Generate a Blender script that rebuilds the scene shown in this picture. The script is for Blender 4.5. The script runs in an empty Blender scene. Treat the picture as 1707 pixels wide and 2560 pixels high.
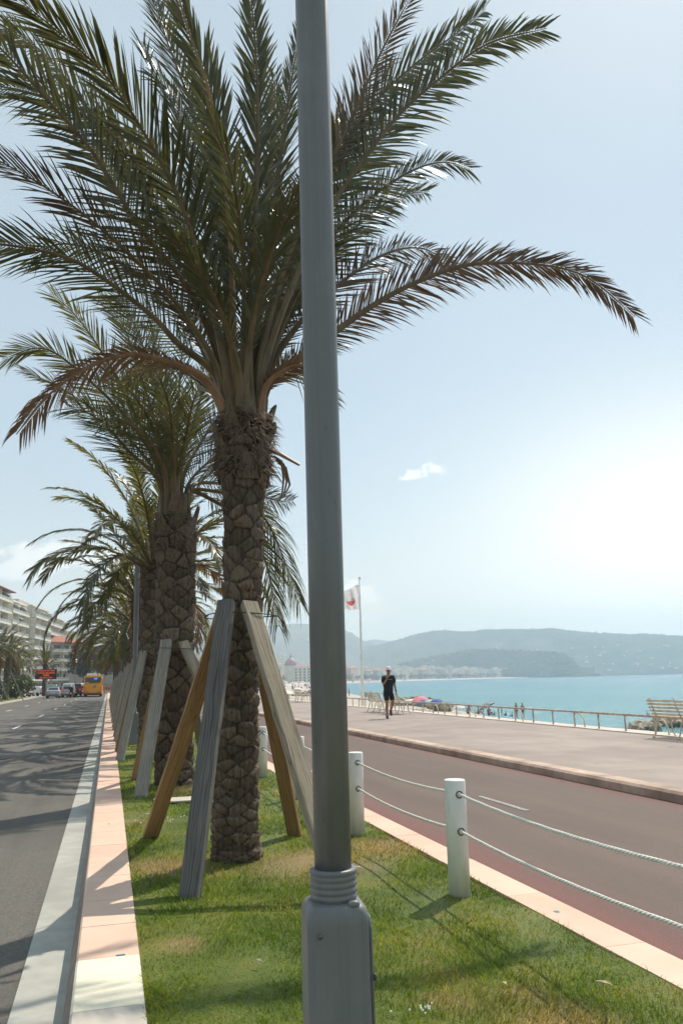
import bpy, bmesh, math, random
import numpy as np
from mathutils import Vector, Matrix
R = math.radians
PI = math.pi
sc = bpy.context.scene
COL = sc.collection
random.seed(7)

# ------------------------------------------------------------------ camera
CAM_H, PITCH, ROLL, YAW, FPX = 1.5, 11.83, 1.2, 16.1, 2000.0
PW, PH = 1707.0, 2560.0
_p, _r, _y = R(PITCH), R(ROLL), R(YAW)
FWD = Vector((math.sin(_y)*math.cos(_p), math.cos(_y)*math.cos(_p), math.sin(_p)))
_R0 = Vector((math.cos(_y), -math.sin(_y), 0)); _U0 = _R0.cross(FWD)
RIGHT = _R0*math.cos(_r) - _U0*math.sin(_r)
UP = _U0*math.cos(_r) + _R0*math.sin(_r)
EYE = Vector((0, 0, CAM_H))
def ray(x, y): return FWD + RIGHT*((x-PW/2)/FPX) - UP*((y-PH/2)/FPX)
def atY(x, y, Y):
    d = ray(x, y); return EYE + d*(Y/d.y)
def atD(x, y, D):
    d = ray(x, y); return EYE + d*(D/math.hypot(d.x, d.y))
def azel(x, y):
    d = ray(x, y).normalized(); return math.atan2(d.x, d.y), math.asin(d.z)
V = 2560/2352.0     # measuring scale of the photograph

cd = bpy.data.cameras.new('camera'); cam = bpy.data.objects.new('camera', cd); COL.objects.link(cam)
cam.matrix_world = Matrix(((RIGHT.x, UP.x, -FWD.x, 0), (RIGHT.y, UP.y, -FWD.y, 0), (RIGHT.z, UP.z, -FWD.z, CAM_H), (0, 0, 0, 1)))
cd.sensor_fit = 'VERTICAL'; cd.sensor_height = 36.0; cd.lens = 36.0*FPX/PH
cd.clip_start = 0.05; cd.clip_end = 30000
sc.camera = cam

# ------------------------------------------------------------------ materials
def newmat(name):
    m = bpy.data.materials.new(name); m.use_nodes = True
    nt = m.node_tree; b = nt.nodes['Principled BSDF']
    return m, nt, b
def nd(nt, t, **kw):
    n = nt.nodes.new(t)
    for k, v in kw.items(): setattr(n, k, v)
    return n
def lk(nt, a, b): nt.links.new(a, b)
def ramp(nt, fac, stops):
    r = nd(nt, 'ShaderNodeValToRGB'); e = r.color_ramp.elements
    while len(e) < len(stops): e.new(0.5)
    for i, (p, c) in enumerate(stops):
        e[i].position = p; e[i].color = (*c, 1)
    lk(nt, fac, r.inputs[0]); return r
def coords(nt, which, scale=(1, 1, 1)):
    if which == 'World':
        g = nd(nt, 'ShaderNodeNewGeometry'); o = g.outputs['Position']
    else:
        g = nd(nt, 'ShaderNodeTexCoord'); o = g.outputs[which]
    mp = nd(nt, 'ShaderNodeMapping'); mp.inputs['Scale'].default_value = scale
    lk(nt, o, mp.inputs['Vector']); return mp.outputs[0]
def noise(nt, vec, scale, detail=4, rough=.55):
    n = nd(nt, 'ShaderNodeTexNoise'); n.inputs['Scale'].default_value = scale
    n.inputs['Detail'].default_value = detail; n.inputs['Roughness'].default_value = rough
    lk(nt, vec, n.inputs['Vector']); return n.outputs['Fac']
def mixc(nt, fac, a, b, blend='MIX'):
    m = nd(nt, 'ShaderNodeMix', data_type='RGBA', blend_type=blend)
    for i, s in ((0, fac), (6, a), (7, b)):
        if hasattr(s, 'links') or hasattr(s, 'is_linked'): lk(nt, s, m.inputs[i])
        else: m.inputs[i].default_value = s if i == 0 else (*s, 1)
    return m.outputs[2]
def bump(nt, b, h, strength=.3, dist=.02):
    n = nd(nt, 'ShaderNodeBump'); n.inputs['Strength'].default_value = strength
    n.inputs['Distance'].default_value = dist
    lk(nt, h, n.inputs['Height']); lk(nt, n.outputs[0], b.inputs['Normal'])
def pmat(name, c1, c2=None, scale=3, rough=.7, space='World', bmp=0, bscale=60, metal=0, stretch=(1, 1, 1), spec=.4, c3=None, s3=.3, dist=.01, lo=.35, hi=.65):
    m, nt, b = newmat(name)
    b.inputs['Roughness'].default_value = rough; b.inputs['Metallic'].default_value = metal
    b.inputs['Specular IOR Level'].default_value = spec
    v = coords(nt, space, stretch)
    col = None
    if c2:
        col = ramp(nt, noise(nt, v, scale), [(lo, c1), (hi, c2)]).outputs[0]
        if c3:
            f = nd(nt, 'ShaderNodeMath', operation='MULTIPLY'); 
            rr = ramp(nt, noise(nt, v, s3, 3), [(.48, (0, 0, 0)), (.66, (1, 1, 1))])
            lk(nt, rr.outputs[0], f.inputs[0]); f.inputs[1].default_value = .7
            col = mixc(nt, f.outputs[0], col, c3)
        lk(nt, col, b.inputs['Base Color'])
    else:
        b.inputs['Base Color'].default_value = (*c1, 1)
    if bmp:
        bump(nt, b, noise(nt, v, bscale, 3), bmp, dist)
    return m

M = {}
M['asphalt'] = pmat('asphalt', (.070, .064, .055), (.180, .168, .148), 90, .85, bmp=.5, bscale=160, c3=(.075, .071, .064), s3=.35, lo=.3, hi=.7, dist=.005)
def wear(m, streak, amp, spots):
    nt = m.node_tree; b = nt.nodes['Principled BSDF']; src = b.inputs['Base Color'].links[0].from_socket
    st = ramp(nt, noise(nt, coords(nt, 'World', streak), 1.0, 5, .6), [(.3, (1-amp,)*3), (.7, (1+amp*.6,)*3)]).outputs[0]
    c = mixc(nt, 1.0, src, st, 'MULTIPLY')
    sp = ramp(nt, noise(nt, coords(nt, 'World', (1, 1, 1)), spots, 2, .4), [(.70, (0, 0, 0)), (.76, (.45, .45, .45))]).outputs[0]
    c = mixc(nt, sp, c, (.06, .052, .046))
    vo = nd(nt, 'ShaderNodeTexVoronoi', feature='DISTANCE_TO_EDGE'); vo.inputs['Scale'].default_value = .32
    wv = nd(nt, 'ShaderNodeVectorMath', operation='ADD'); v0 = coords(nt, 'World'); lk(nt, v0, wv.inputs[0])
    nn = nd(nt, 'ShaderNodeTexNoise'); nn.inputs['Scale'].default_value = 1.3; nn.inputs['Detail'].default_value = 5; lk(nt, v0, nn.inputs['Vector']); lk(nt, nn.outputs['Color'], wv.inputs[1]); lk(nt, wv.outputs[0], vo.inputs['Vector'])
    cr = ramp(nt, vo.outputs['Distance'], [(.0, (.35, .35, .35)), (.006, (0, 0, 0))]).outputs[0]
    gate = ramp(nt, noise(nt, v0, .22, 3), [(.52, (0, 0, 0)), (.58, (1, 1, 1))]).outputs[0]
    c = mixc(nt, mixc(nt, 1.0, cr, gate, 'MULTIPLY'), c, (.05, .045, .04))
    lk(nt, c, b.inputs['Base Color'])
wear(M['asphalt'], (2.2, .06, 1), .20, 5.5)
M['road_paint'] = pmat('road_paint', (.5, .5, .48), (.7, .7, .68), 20, .7)
M['worn_paint'] = pmat('worn_road_paint', (.16, .145, .13), (.44, .43, .41), 24, .8, lo=.38, hi=.62)
M['gutter'] = pmat('gutter_concrete', (.37, .37, .335), (.45, .45, .41), 5, .8, bmp=.2, bscale=80, c3=(.30, .30, .275), s3=.9)
M['promenade'] = pmat('promenade_concrete', (.30, .245, .215), (.355, .295, .262), 1.2, .8, bmp=.1, bscale=120, c3=(.235, .195, .175), s3=.35)
wear(M['promenade'], (1.1, .10, 1), .11, 4.0)
M['promenade_kerb'] = pmat('promenade_kerb_stone', (.44, .32, .25), (.60, .46, .37), 5, .8, bmp=.2, bscale=60, c3=(.24, .17, .13), s3=1.1)
M['coping'] = pmat('coping_stone', (.52, .45, .39), (.62, .55, .48), 3, .8)
M['white_paint'] = pmat('white_paint', (.74, .76, .74), (.80, .81, .79), 6, .45, 'Object', c3=(.58, .57, .51), s3=7, stretch=(1, 1, .35), bmp=.08, bscale=30)
M['rope'] = pmat('rope', (.78, .77, .72), (.86, .85, .81), 30, .8)
M['steel'] = pmat('eyelet_steel', (.05, .05, .05), (.16, .16, .15), 60, .5, metal=.5)
M['grey_metal'] = None
M['lamp_glass'] = pmat('lamp_globe', (.62, .60, .52), (.70, .68, .60), 4, .3)
M['sand'] = pmat('beach_pebbles', (.36, .32, .27), (.56, .50, .43), 8, .95, bmp=.5, bscale=30, dist=.05)
M['rock'] = pmat('rock', (.20, .17, .12), (.46, .39, .29), .9, .9, bmp=.8, bscale=3, dist=.3)
M['seawall'] = pmat('seawall', (.36, .33, .28), (.46, .42, .37), 1, .9)
M['ground'] = pmat('ground', (.20, .19, .17), (.28, .26, .23), .1, .9)
M['navy'] = pmat('navy_cloth', (.010, .013, .024), (.018, .022, .036), 20, .9, 'Object')
M['black_cloth'] = pmat('black_cloth', (.008, .008, .010), (.014, .014, .016), 20, .9, 'Object')
M['skin'] = pmat('tanned_skin', (.27, .13, .085), (.33, .17, .11), 12, .55, 'Object')
M['hair'] = pmat('dark_hair', (.015, .010, .008), (.03, .02, .015), 60, .6, 'Object')
M['white_cloth'] = pmat('white_cloth', (.75, .75, .75), (.82, .82, .8), 10, .8, 'Object')
M['shoe'] = pmat('dark_shoe', (.018, .018, .02), (.05, .05, .05), 30, .6, 'Object')
M['rubber'] = pmat('tyre_rubber', (.012, .012, .012), (.02, .02, .02), 30, .8, 'Object')
M['glass'] = pmat('dark_glass', (.02, .025, .03), None, rough=.08, spec=.7)
M['silver'] = pmat('silver_paint', (.42, .43, .45), None, rough=.3, spec=.6)
M['car_black'] = pmat('dark_car_paint', (.02, .02, .025), None, rough=.25, spec=.6)
M['car_white'] = pmat('white_car_paint', (.74, .75, .76), None, rough=.3, spec=.6)
M['car_grey'] = pmat('grey_car_paint', (.16, .17, .2), None, rough=.3, spec=.6)
M['bus_orange'] = pmat('bus_orange', (.78, .33, .035), (.80, .36, .04), 2, .35, 'Object')
M['bus_white'] = pmat('bus_roof_white', (.75, .74, .66), (.8, .79, .72), 2, .4, 'Object')
M['bus_skirt'] = pmat('bus_red_skirt', (.46, .10, .03), (.5, .12, .04), 2, .4, 'Object')
M['bus_dark'] = pmat('bus_bumper', (.03, .025, .02), (.06, .05, .045), 4, .6, 'Object')
M['teal'] = pmat('teal_mark', (.02, .22, .30), (.03, .27, .35), 4, .4, 'Object')
M['plate'] = pmat('number_plate', (.7, .7, .65), None, rough=.4)
M['sign_blue'] = pmat('sign_blue', (.015, .07, .22), (.02, .085, .25), 3, .4, 'Object')
M['sign_white'] = pmat('sign_white', (.72, .73, .72), (.78, .79, .78), 4, .4, 'Object')
M['sign_black'] = pmat('sign_black', (.012, .012, .014), (.02, .02, .022), 4, .5, 'Object')
M['post_grey'] = pmat('galvanised_post', (.34, .35, .35), (.42, .43, .43), 8, .5, 'Object', metal=.3)
M['terracotta'] = pmat('terracotta_roof', (.30, .115, .075), (.38, .16, .105), 1.5, .85)
M['stucco_white'] = pmat('white_stucco', (.62, .57, .47), (.72, .67, .56), .4, .9)
M['stucco_cream'] = pmat('cream_stucco', (.60, .52, .40), (.70, .62, .50), .4, .9)
M['stucco_grey'] = pmat('grey_stucco', (.40, .36, .32), (.48, .43, .39), .4, .9)
M['stucco_pink'] = pmat('pink_stucco', (.56, .36, .28), (.64, .44, .35), .4, .9)
M['concrete_slab'] = pmat('balcony_slab', (.68, .64, .55), (.78, .74, .65), .8, .8)
M['rail_glass'] = pmat('balcony_panel', (.24, .27, .26), (.38, .41, .40), 1.5, .3)
M['window'] = pmat('window_glass', (.02, .025, .03), (.08, .09, .09), .7, .3, spec=.4)
M['awning'] = pmat('awning_cloth', (.66, .66, .62), (.78, .78, .74), 1, .8)
M['zinc'] = pmat('zinc_dome', (.34, .20, .22), (.42, .27, .28), .3, .6)
M['bench_slat'] = pmat('bench_slat_paint', (.70, .60, .46), (.80, .71, .57), 9, .6, 'Object', c3=(.55, .46, .35), s3=5)
M['bench_iron'] = pmat('bench_iron', (.55, .48, .38), (.64, .57, .46), 9, .6, 'Object')
M['rail_paint'] = pmat('rail_paint', (.42, .36, .31), (.62, .55, .48), 14, .6, c3=(.24, .18, .15), s3=6)
M['wire'] = pmat('tie_wire', (.03, .03, .03), (.06, .055, .05), 20, .6)
M['bark_tree'] = pmat('tree_bark', (.07, .055, .04), (.13, .10, .08), 10, .9)
M['flower'] = pmat('clover_flower', (.75, .74, .66), (.8, .8, .74), 30, .8)
M['dry_leaf'] = pmat('dry_leaf', (.45, .36, .22), (.6, .5, .35), 30, .8)
M['blue_chalk'] = pmat('blue_marking_paint', (.05, .25, .4), (.10, .32, .45), 40, .8)

def umb(name, c): return pmat(name, c, tuple(min(1, x*1.25) for x in c), 3, .8, 'Object')
M['um_pink'] = umb('pink_canvas', (.62, .22, .28)); M['um_red'] = umb('red_canvas', (.55, .12, .12))
M['um_blue'] = umb('blue_canvas', (.04, .09, .32)); M['um_white'] = umb('white_canvas', (.62, .60, .56))
M['um_grey'] = umb('grey_canvas', (.22, .24, .26)); M['um_green'] = umb('green_canvas', (.35, .5, .38))

def emit_mat(name, c, s):
    m, nt, b = newmat(name)
    b.inputs['Base Color'].default_value = (*[x*.3 for x in c], 1)
    b.inputs['Emission Color'].default_value = (*c, 1); b.inputs['Emission Strength'].default_value = s
    return m
M['led'] = emit_mat('led_orange', (1.0, .10, .02), 1.0)
M['blue_display'] = emit_mat('route_display', (.04, .25, 1.0), 1.2)
M['tail_red'] = emit_mat('tail_light_red', (.9, .03, .03), .5)

# brushed grey lamp post paint
def mk_lamp():
    m, nt, b = newmat('lamp_post_grey')
    v = coords(nt, 'Object', (60, 60, .6))
    c = ramp(nt, noise(nt, v, 1.0, 5, .6), [(.3, (.152, .163, .168)), (.7, (.176, .187, .191))]).outputs[0]
    v2 = coords(nt, 'Object', (5, 5, 2))
    d = ramp(nt, noise(nt, v2, 2.0, 5, .6), [(.5, (0, 0, 0)), (.8, (.5, .5, .5))]).outputs[0]
    c = mixc(nt, d, c, (.25, .245, .23))
    sc_ = ramp(nt, noise(nt, coords(nt, 'Object', (9, 9, 3)), 3.0, 6, .7), [(.66, (0, 0, 0)), (.70, (.6, .6, .6))]).outputs[0]
    c = mixc(nt, sc_, c, (.10, .085, .07))
    lk(nt, c, b.inputs['Base Color'])
    b.inputs['Roughness'].default_value = .42; b.inputs['Metallic'].default_value = .12; b.inputs['Specular IOR Level'].default_value = .28
    bump(nt, b, noise(nt, coords(nt, 'Object', (1, 1, 1)), 220, 2), .12, .002)
    return m
M['grey_metal'] = mk_lamp()

# cycle path: warm grey asphalt, red border bands along both edges
def mk_path():
    m, nt, b = newmat('cycle_path_asphalt')
    v = coords(nt, 'World')
    grain = ramp(nt, noise(nt, v, 110, 3, .7), [(.3, (.085, .056, .044)), (.7, (.165, .115, .096))]).outputs[0]
    big = ramp(nt, noise(nt, coords(nt, 'World', (1, .25, 1)), .9, 3), [(.4, (1, 1, 1)), (.7, (.80, .80, .80))]).outputs[0]
    grain = mixc(nt, 1.0, grain, big, 'MULTIPLY')
    red = ramp(nt, noise(nt, v, 110, 3, .7), [(.3, (.13, .040, .034)), (.7, (.22, .080, .068))]).outputs[0]
    sp = nd(nt, 'ShaderNodeSeparateXYZ'); lk(nt, v, sp.inputs[0])
    wob = nd(nt, 'ShaderNodeMath', operation='MULTIPLY_ADD'); lk(nt, noise(nt, v, 1.6, 4, .65), wob.inputs[0])
    wob.inputs[1].default_value = .5; lk(nt, sp.outputs[0], wob.inputs[2])
    def band(a, c, rev):
        r = nd(nt, 'ShaderNodeMapRange'); r.inputs[1].default_value = a; r.inputs[2].default_value = c
        r.inputs[3].default_value = 1 if rev else 0; r.inputs[4].default_value = 0 if rev else 1
        lk(nt, wob.outputs[0], r.inputs[0]); return r.outputs[0]
    s = nd(nt, 'ShaderNodeMath', operation='MAXIMUM'); lk(nt, band(3.35, 3.75, True), s.inputs[0]); lk(nt, band(6.35, 6.75, False), s.inputs[1])
    mm = nd(nt, 'ShaderNodeMath', operation='MULTIPLY'); lk(nt, s.outputs[0], mm.inputs[0]); mm.inputs[1].default_value = .75
    lk(nt, mixc(nt, mm.outputs[0], grain, red), b.inputs['Base Color'])
    b.inputs['Roughness'].default_value = .8
    bump(nt, b, noise(nt, v, 150, 3), .45, .005)
    return m
M['cycle_path'] = mk_path(); wear(M['cycle_path'], (2.0, .07, 1), .15, 6.0)

# kerb stones: tint per stone from an attribute
def mk_kerb(name, spec):
    m, nt, b = newmat(name)
    a = nd(nt, 'ShaderNodeAttribute', attribute_name='tint')
    v = coords(nt, 'World')
    base = ramp(nt, a.outputs['Fac'], spec).outputs[0]
    sp = ramp(nt, noise(nt, coords(nt, 'World', (1, 3, 1)), 38, 4, .7), [(.60, (0, 0, 0)), (.72, (1, 1, 1))]).outputs[0]
    f = nd(nt, 'ShaderNodeMath', operation='MULTIPLY'); lk(nt, sp, f.inputs[0]); f.inputs[1].default_value = .35
    c = mixc(nt, f.outputs[0], base, (.36, .25, .20))
    big = ramp(nt, noise(nt, v, 2.2, 4), [(.35, (.90, .88, .86)), (.65, (1, 1, 1))]).outputs[0]
    c = mixc(nt, 1.0, c, big, 'MULTIPLY')
    lk(nt, c, b.inputs['Base Color']); b.inputs['Roughness'].default_value = .75
    bump(nt, b, noise(nt, v, 70, 4), .15, .006)
    return m
M['kerb'] = mk_kerb('pink_limestone', [(0, (.70, .475, .365)), (.45, (.76, .53, .41)), (.7, (.74, .56, .44)), (.9, (.85, .79, .62)), (1, (.52, .48, .42))])

M['kerb_face'] = pmat('shaded_kerb_face', (.20, .165, .14), (.30, .25, .21), 7, .85, bmp=.3, bscale=60)  # same stone as the kerb, with the road face's shade put into its colour
# lawn and grass
def grass_colour(nt, v, tipcol=None):
    n1 = noise(nt, v, 1.5, 4, .6)
    c = ramp(nt, n1, [(.30, (.082, .128, .014)), (.50, (.140, .190, .022)), (.66, (.25, .245, .05))]).outputs[0]
    n2 = noise(nt, coords(nt, 'World', (1, 1, 1)), .8, 5, .6)
    dry = ramp(nt, n2, [(.58, (0, 0, 0)), (.70, (1, 1, 1))]).outputs[0]
    # dry patches around the trunk and beside the second bollard
    out = dry
    for (px, py, rad) in ((1.75, 7.0, .75), (2.45, 7.4, .65), (.55, 7.4, .5), (1.5, 12.2, .9), (.4, 5.2, .22), (1.9, 3.4, .4)):
        sub = nd(nt, 'ShaderNodeVectorMath', operation='DISTANCE'); lk(nt, v, sub.inputs[0]); sub.inputs[1].default_value = (px, py, 0)
        r = nd(nt, 'ShaderNodeMapRange'); r.inputs[1].default_value = rad*.25; r.inputs[2].default_value = rad; r.inputs[3].default_value = 1; r.inputs[4].default_value = 0
        wob = nd(nt, 'ShaderNodeMath', operation='MULTIPLY_ADD'); lk(nt, n1, wob.inputs[0]); wob.inputs[1].default_value = .7; wob.inputs[2].default_value = -.35
        ad = nd(nt, 'ShaderNodeMath', operation='ADD'); lk(nt, sub.outputs['Value'], ad.inputs[0]); lk(nt, wob.outputs[0], ad.inputs[1])
        lk(nt, ad.outputs[0], r.inputs[0])
        mx = nd(nt, 'ShaderNodeMath', operation='MAXIMUM'); lk(nt, out, mx.inputs[0]); lk(nt, r.outputs[0], mx.inputs[1]); out = mx.outputs[0]
    f = nd(nt, 'ShaderNodeMath', operation='MULTIPLY'); lk(nt, out, f.inputs[0]); f.inputs[1].default_value = .92
    return mixc(nt, f.outputs[0], c, (.37, .265, .12))
def mk_grass(name, blades):
    m, nt, b = newmat(name)
    v = coords(nt, 'World')
    c = grass_colour(nt, v)
    if blades:
        a = nd(nt, 'ShaderNodeAttribute', attribute_name='tint')
        t = ramp(nt, a.outputs['Fac'], [(0, (.62, .68, .6)), (.5, (1, 1, 1)), (.9, (1.3, 1.3, 1.2)), (.95, (1.9, 1.5, 1.3)), (1, (2.2, 1.8, 1.7))]).outputs[0]
        c = mixc(nt, 1.0, c, t, 'MULTIPLY')
    else:
        g = ramp(nt, noise(nt, v, 60, 4, .7), [(.3, (.55, .55, .5)), (.7, (1.1, 1.1, 1.1))]).outputs[0]
        c = mixc(nt, 1.0, c, g, 'MULTIPLY')
        bump(nt, b, noise(nt, v, 90, 3), .8, .03)
    lk(nt, c, b.inputs['Base Color']); b.inputs['Roughness'].default_value = .5; b.inputs['Specular IOR Level'].default_value = .25
    if blades:
        out = nt.nodes['Material Output']; tr = nd(nt, 'ShaderNodeBsdfTranslucent'); lk(nt, mixc(nt, 1.0, c, (1.5, 1.6, 1.0), 'MULTIPLY'), tr.inputs[0])
        mx = nd(nt, 'ShaderNodeMixShader'); mx.inputs[0].default_value = .42
        lk(nt, b.outputs[0], mx.inputs[1]); lk(nt, tr.outputs[0], mx.inputs[2]); lk(nt, mx.outputs[0], out.inputs[0])
    return m
M['lawn'] = mk_grass('lawn_soil', False); M['blade'] = mk_grass('grass_blade', True)

# leaves with some light passing through
def mk_leaf(name, c1, c2, tr_c, tr=.35, rough=.32, spec=.5, scale=6):
    m, nt, b = newmat(name)
    v = coords(nt, 'World')
    oi = nd(nt, 'ShaderNodeObjectInfo')
    r = ramp(nt, noise(nt, v, scale, 3), [(.35, c1), (.65, c2)]).outputs[0]
    pt = ramp(nt, noise(nt, v, 2.6, 5, .7), [(.52, (0, 0, 0)), (.68, (.55, .55, .55))]).outputs[0]
    r = mixc(nt, pt, r, (.125, .088, .045))
    hv = nd(nt, 'ShaderNodeHueSaturation'); lk(nt, r, hv.inputs['Color'])
    mr = nd(nt, 'ShaderNodeMapRange'); mr.inputs[3].default_value = .75; mr.inputs[4].default_value = 1.25
    lk(nt, oi.outputs['Random'], mr.inputs[0]); lk(nt, mr.outputs[0], hv.inputs['Value'])
    lk(nt, hv.outputs[0], b.inputs['Base Color'])
    b.inputs['Roughness'].default_value = rough; b.inputs['Specular IOR Level'].default_value = spec
    t = nd(nt, 'ShaderNodeBsdfTranslucent'); t.inputs[0].default_value = (*tr_c, 1)
    mx = nd(nt, 'ShaderNodeMixShader'); mx.inputs[0].default_value = tr
    lk(nt, b.outputs[0], mx.inputs[1]); lk(nt, t.outputs[0], mx.inputs[2]); lk(nt, mx.outputs[0], nt.nodes['Material Output'].inputs[0])
    return m
M['leaf'] = mk_leaf('palm_leaflet', (.045, .056, .026), (.085, .088, .036), (.13, .13, .035), .28)
M['leaf_olive'] = mk_leaf('olive_palm_leaflet', (.080, .085, .022), (.13, .125, .035), (.22, .20, .04), .36)
M['leaf_red'] = mk_leaf('reddish_palm_leaflet', (.075, .052, .032), (.105, .085, .040), (.16, .09, .045), .28)
M['leaf_dry'] = mk_leaf('dry_palm_leaflet', (.15, .085, .045), (.23, .135, .075), (.20, .10, .045), .3, .6, .3)
M['rachis'] = pmat('palm_rachis', (.075, .052, .022), (.145, .100, .042), 9, .45, stretch=(1, 1, .3))
M['rachis_dry'] = pmat('dry_palm_rachis', (.19, .10, .05), (.27, .16, .09), 9, .55, stretch=(1, 1, .3))
M['rachis_pale'] = pmat('pale_palm_rachis', (.24, .135, .05), (.34, .21, .09), 9, .45, stretch=(1, 1, .3))
M['bush'] = mk_leaf('shrub_leaf', (.045, .075, .02), (.09, .125, .03), (.14, .18, .03), .3, scale=3)
M['tree_dark'] = mk_leaf('dark_tree_leaf', (.030, .048, .022), (.055, .075, .03), (.08, .1, .03), .25, scale=.8)
M['fibre'] = pmat('palm_fibre', (.11, .075, .05), (.20, .145, .095), 40, .9)

def mk_bark(name, plate1, plate2, gap):
    m, nt, b = newmat(name)
    v = coords(nt, 'Object')
    a = nd(nt, 'ShaderNodeAttribute', attribute_name='edge'); t = nd(nt, 'ShaderNodeAttribute', attribute_name='tint')
    c = ramp(nt, t.outputs['Fac'], [(0, plate1), (1, plate2)]).outputs[0]
    st = ramp(nt, noise(nt, coords(nt, 'Object', (26, 26, 4)), 1.5, 6, .75), [(.34, (.38, .35, .33)), (.46, (.85, .84, .82)), (.7, (1.2, 1.2, 1.2))]).outputs[0]
    c = mixc(nt, 1.0, c, st, 'MULTIPLY')
    lk(nt, mixc(nt, a.outputs['Fac'], c, gap), b.inputs['Base Color'])
    b.inputs['Roughness'].default_value = .9; b.inputs['Specular IOR Level'].default_value = .2
    bump(nt, b, noise(nt, coords(nt, 'Object', (40, 40, 12)), 2.0, 5, .7), .7, .02)
    return m
M['bark'] = mk_bark('palm_bark', (.085, .063, .047), (.215, .168, .126), (.040, .029, .021))

def mk_wood(name, c1, c2, dark):
    m, nt, b = newmat(name)
    oi = nd(nt, 'ShaderNodeObjectInfo')
    tc = nd(nt, 'ShaderNodeTexCoord')
    mp = nd(nt, 'ShaderNodeMapping'); mp.inputs['Scale'].default_value = (1, 1, .10); lk(nt, tc.outputs['Object'], mp.inputs[0])
    addv = nd(nt, 'ShaderNodeVectorMath', operation='ADD'); lk(nt, mp.outputs[0], addv.inputs[0])
    mul = nd(nt, 'ShaderNodeMath', operation='MULTIPLY'); lk(nt, oi.outputs['Random'], mul.inputs[0]); mul.inputs[1].default_value = 40
    cmb = nd(nt, 'ShaderNodeCombineXYZ'); lk(nt, mul.outputs[0], cmb.inputs[0]); lk(nt, cmb.outputs[0], addv.inputs[1])
    w = nd(nt, 'ShaderNodeTexWave', wave_type='BANDS', bands_direction='X'); w.inputs['Scale'].default_value = 13
    w.inputs['Distortion'].default_value = 14; w.inputs['Detail'].default_value = 4; w.inputs['Detail Scale'].default_value = 1.1
    lk(nt, addv.outputs[0], w.inputs['Vector'])
    n = noise(nt, addv.outputs[0], 14, 5, .65)
    c = ramp(nt, w.outputs['Fac'], [(.0, dark), (.14, c1), (.9, c2)]).outputs[0]
    c = mixc(nt, 1.0, c, ramp(nt, n, [(.3, (.72, .72, .72)), (.7, (1.12, 1.12, 1.12))]).outputs[0], 'MULTIPLY')
    mp2 = nd(nt, 'ShaderNodeMapping'); mp2.inputs['Scale'].default_value = (1, 1, .3); lk(nt, tc.outputs['Object'], mp2.inputs[0])
    kn = ramp(nt, noise(nt, mp2.outputs[0], 5, 3), [(.66, (0, 0, 0)), (.74, (.8, .8, .8))]).outputs[0]
    c = mixc(nt, kn, c, dark)
    lk(nt, c, b.inputs['Base Color']); b.inputs['Roughness'].default_value = .8; b.inputs['Specular IOR Level'].default_value = .25
    bump(nt, b, n, .35, .003)
    return m
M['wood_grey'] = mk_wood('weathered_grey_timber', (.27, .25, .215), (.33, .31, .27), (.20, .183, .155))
M['wood_dark'] = mk_wood('shaded_grey_timber', (.120, .118, .112), (.160, .156, .147), (.090, .088, .083))  # shade on the front plank is put into this timber's colour
M['wood_pale'] = mk_wood('sunlit_grey_timber', (.26, .225, .165), (.33, .285, .215), (.185, .15, .105))  # lit copy of the grey timber, sunlight put into the colour
M['wood_tan'] = mk_wood('tan_timber', (.29, .182, .088), (.35, .225, .115), (.215, .128, .058))

def mk_water():
    m, nt, b = newmat('sea_water')
    v = coords(nt, 'World')
    d = nd(nt, 'ShaderNodeVectorMath', operation='LENGTH'); lk(nt, v, d.inputs[0])
    r = nd(nt, 'ShaderNodeMapRange'); r.inputs[1].default_value = 80; r.inputs[2].default_value = 1500; lk(nt, d.outputs['Value'], r.inputs[0])
    c = ramp(nt, r.outputs[0], [(0, (.062, .275, .335)), (.25, (.038, .235, .32)), (1, (.028, .175, .28))]).outputs[0]
    pat = ramp(nt, noise(nt, coords(nt, 'World', (.02, .012, 1)), 1.0, 4), [(.35, (.86, .9, .92)), (.65, (1.1, 1.06, 1.04))]).outputs[0]
    glints = ramp(nt, noise(nt, coords(nt, 'World', (.22, .5, 1)), 1.0, 5, .62), [(.69, (0, 0, 0)), (.73, (.9, .9, .9))]).outputs[0]  # painted white flecks standing in for sun glints on the waves
    lk(nt, mixc(nt, glints, mixc(nt, 1.0, c, pat, 'MULTIPLY'), (.85, .9, .92)), b.inputs['Base Color'])
    b.inputs['Roughness'].default_value = .2; b.inputs['IOR'].default_value = 1.33; b.inputs['Specular IOR Level'].default_value = .3
    w1 = noise(nt, coords(nt, 'World', (.35, .9, 1)), .55, 5, .62)
    bump(nt, b, w1, 1.0, 2.2)
    return m
M['water'] = mk_water()

def mk_hill(name, c1, c2, c3):
    m, nt, b = newmat(name)
    v = coords(nt, 'World')
    n1 = noise(nt, v, .02, 5, .65)
    c = ramp(nt, n1, [(.35, c1), (.6, c2)]).outputs[0]
    f = ramp(nt, noise(nt, v, .006, 4), [(.5, (0, 0, 0)), (.7, (.6, .6, .6))]).outputs[0]
    c = mixc(nt, f, c, c3)
    lk(nt, c, b.inputs['Base Color']); b.inputs['Roughness'].default_value = .95; b.inputs['Specular IOR Level'].default_value = .1
    bump(nt, b, noise(nt, v, .08, 4), 1.0, 12)
    return m
M['hill_near'] = mk_hill('wooded_hill', (.022, .036, .020), (.06, .075, .04), (.10, .10, .07))
M['hill_far'] = mk_hill('wooded_far_hill', (.035, .05, .035), (.09, .10, .065), (.20, .19, .15))
M['mountain'] = mk_hill('limestone_mountain', (.07, .08, .06), (.14, .14, .11), (.2, .19, .16))

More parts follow.
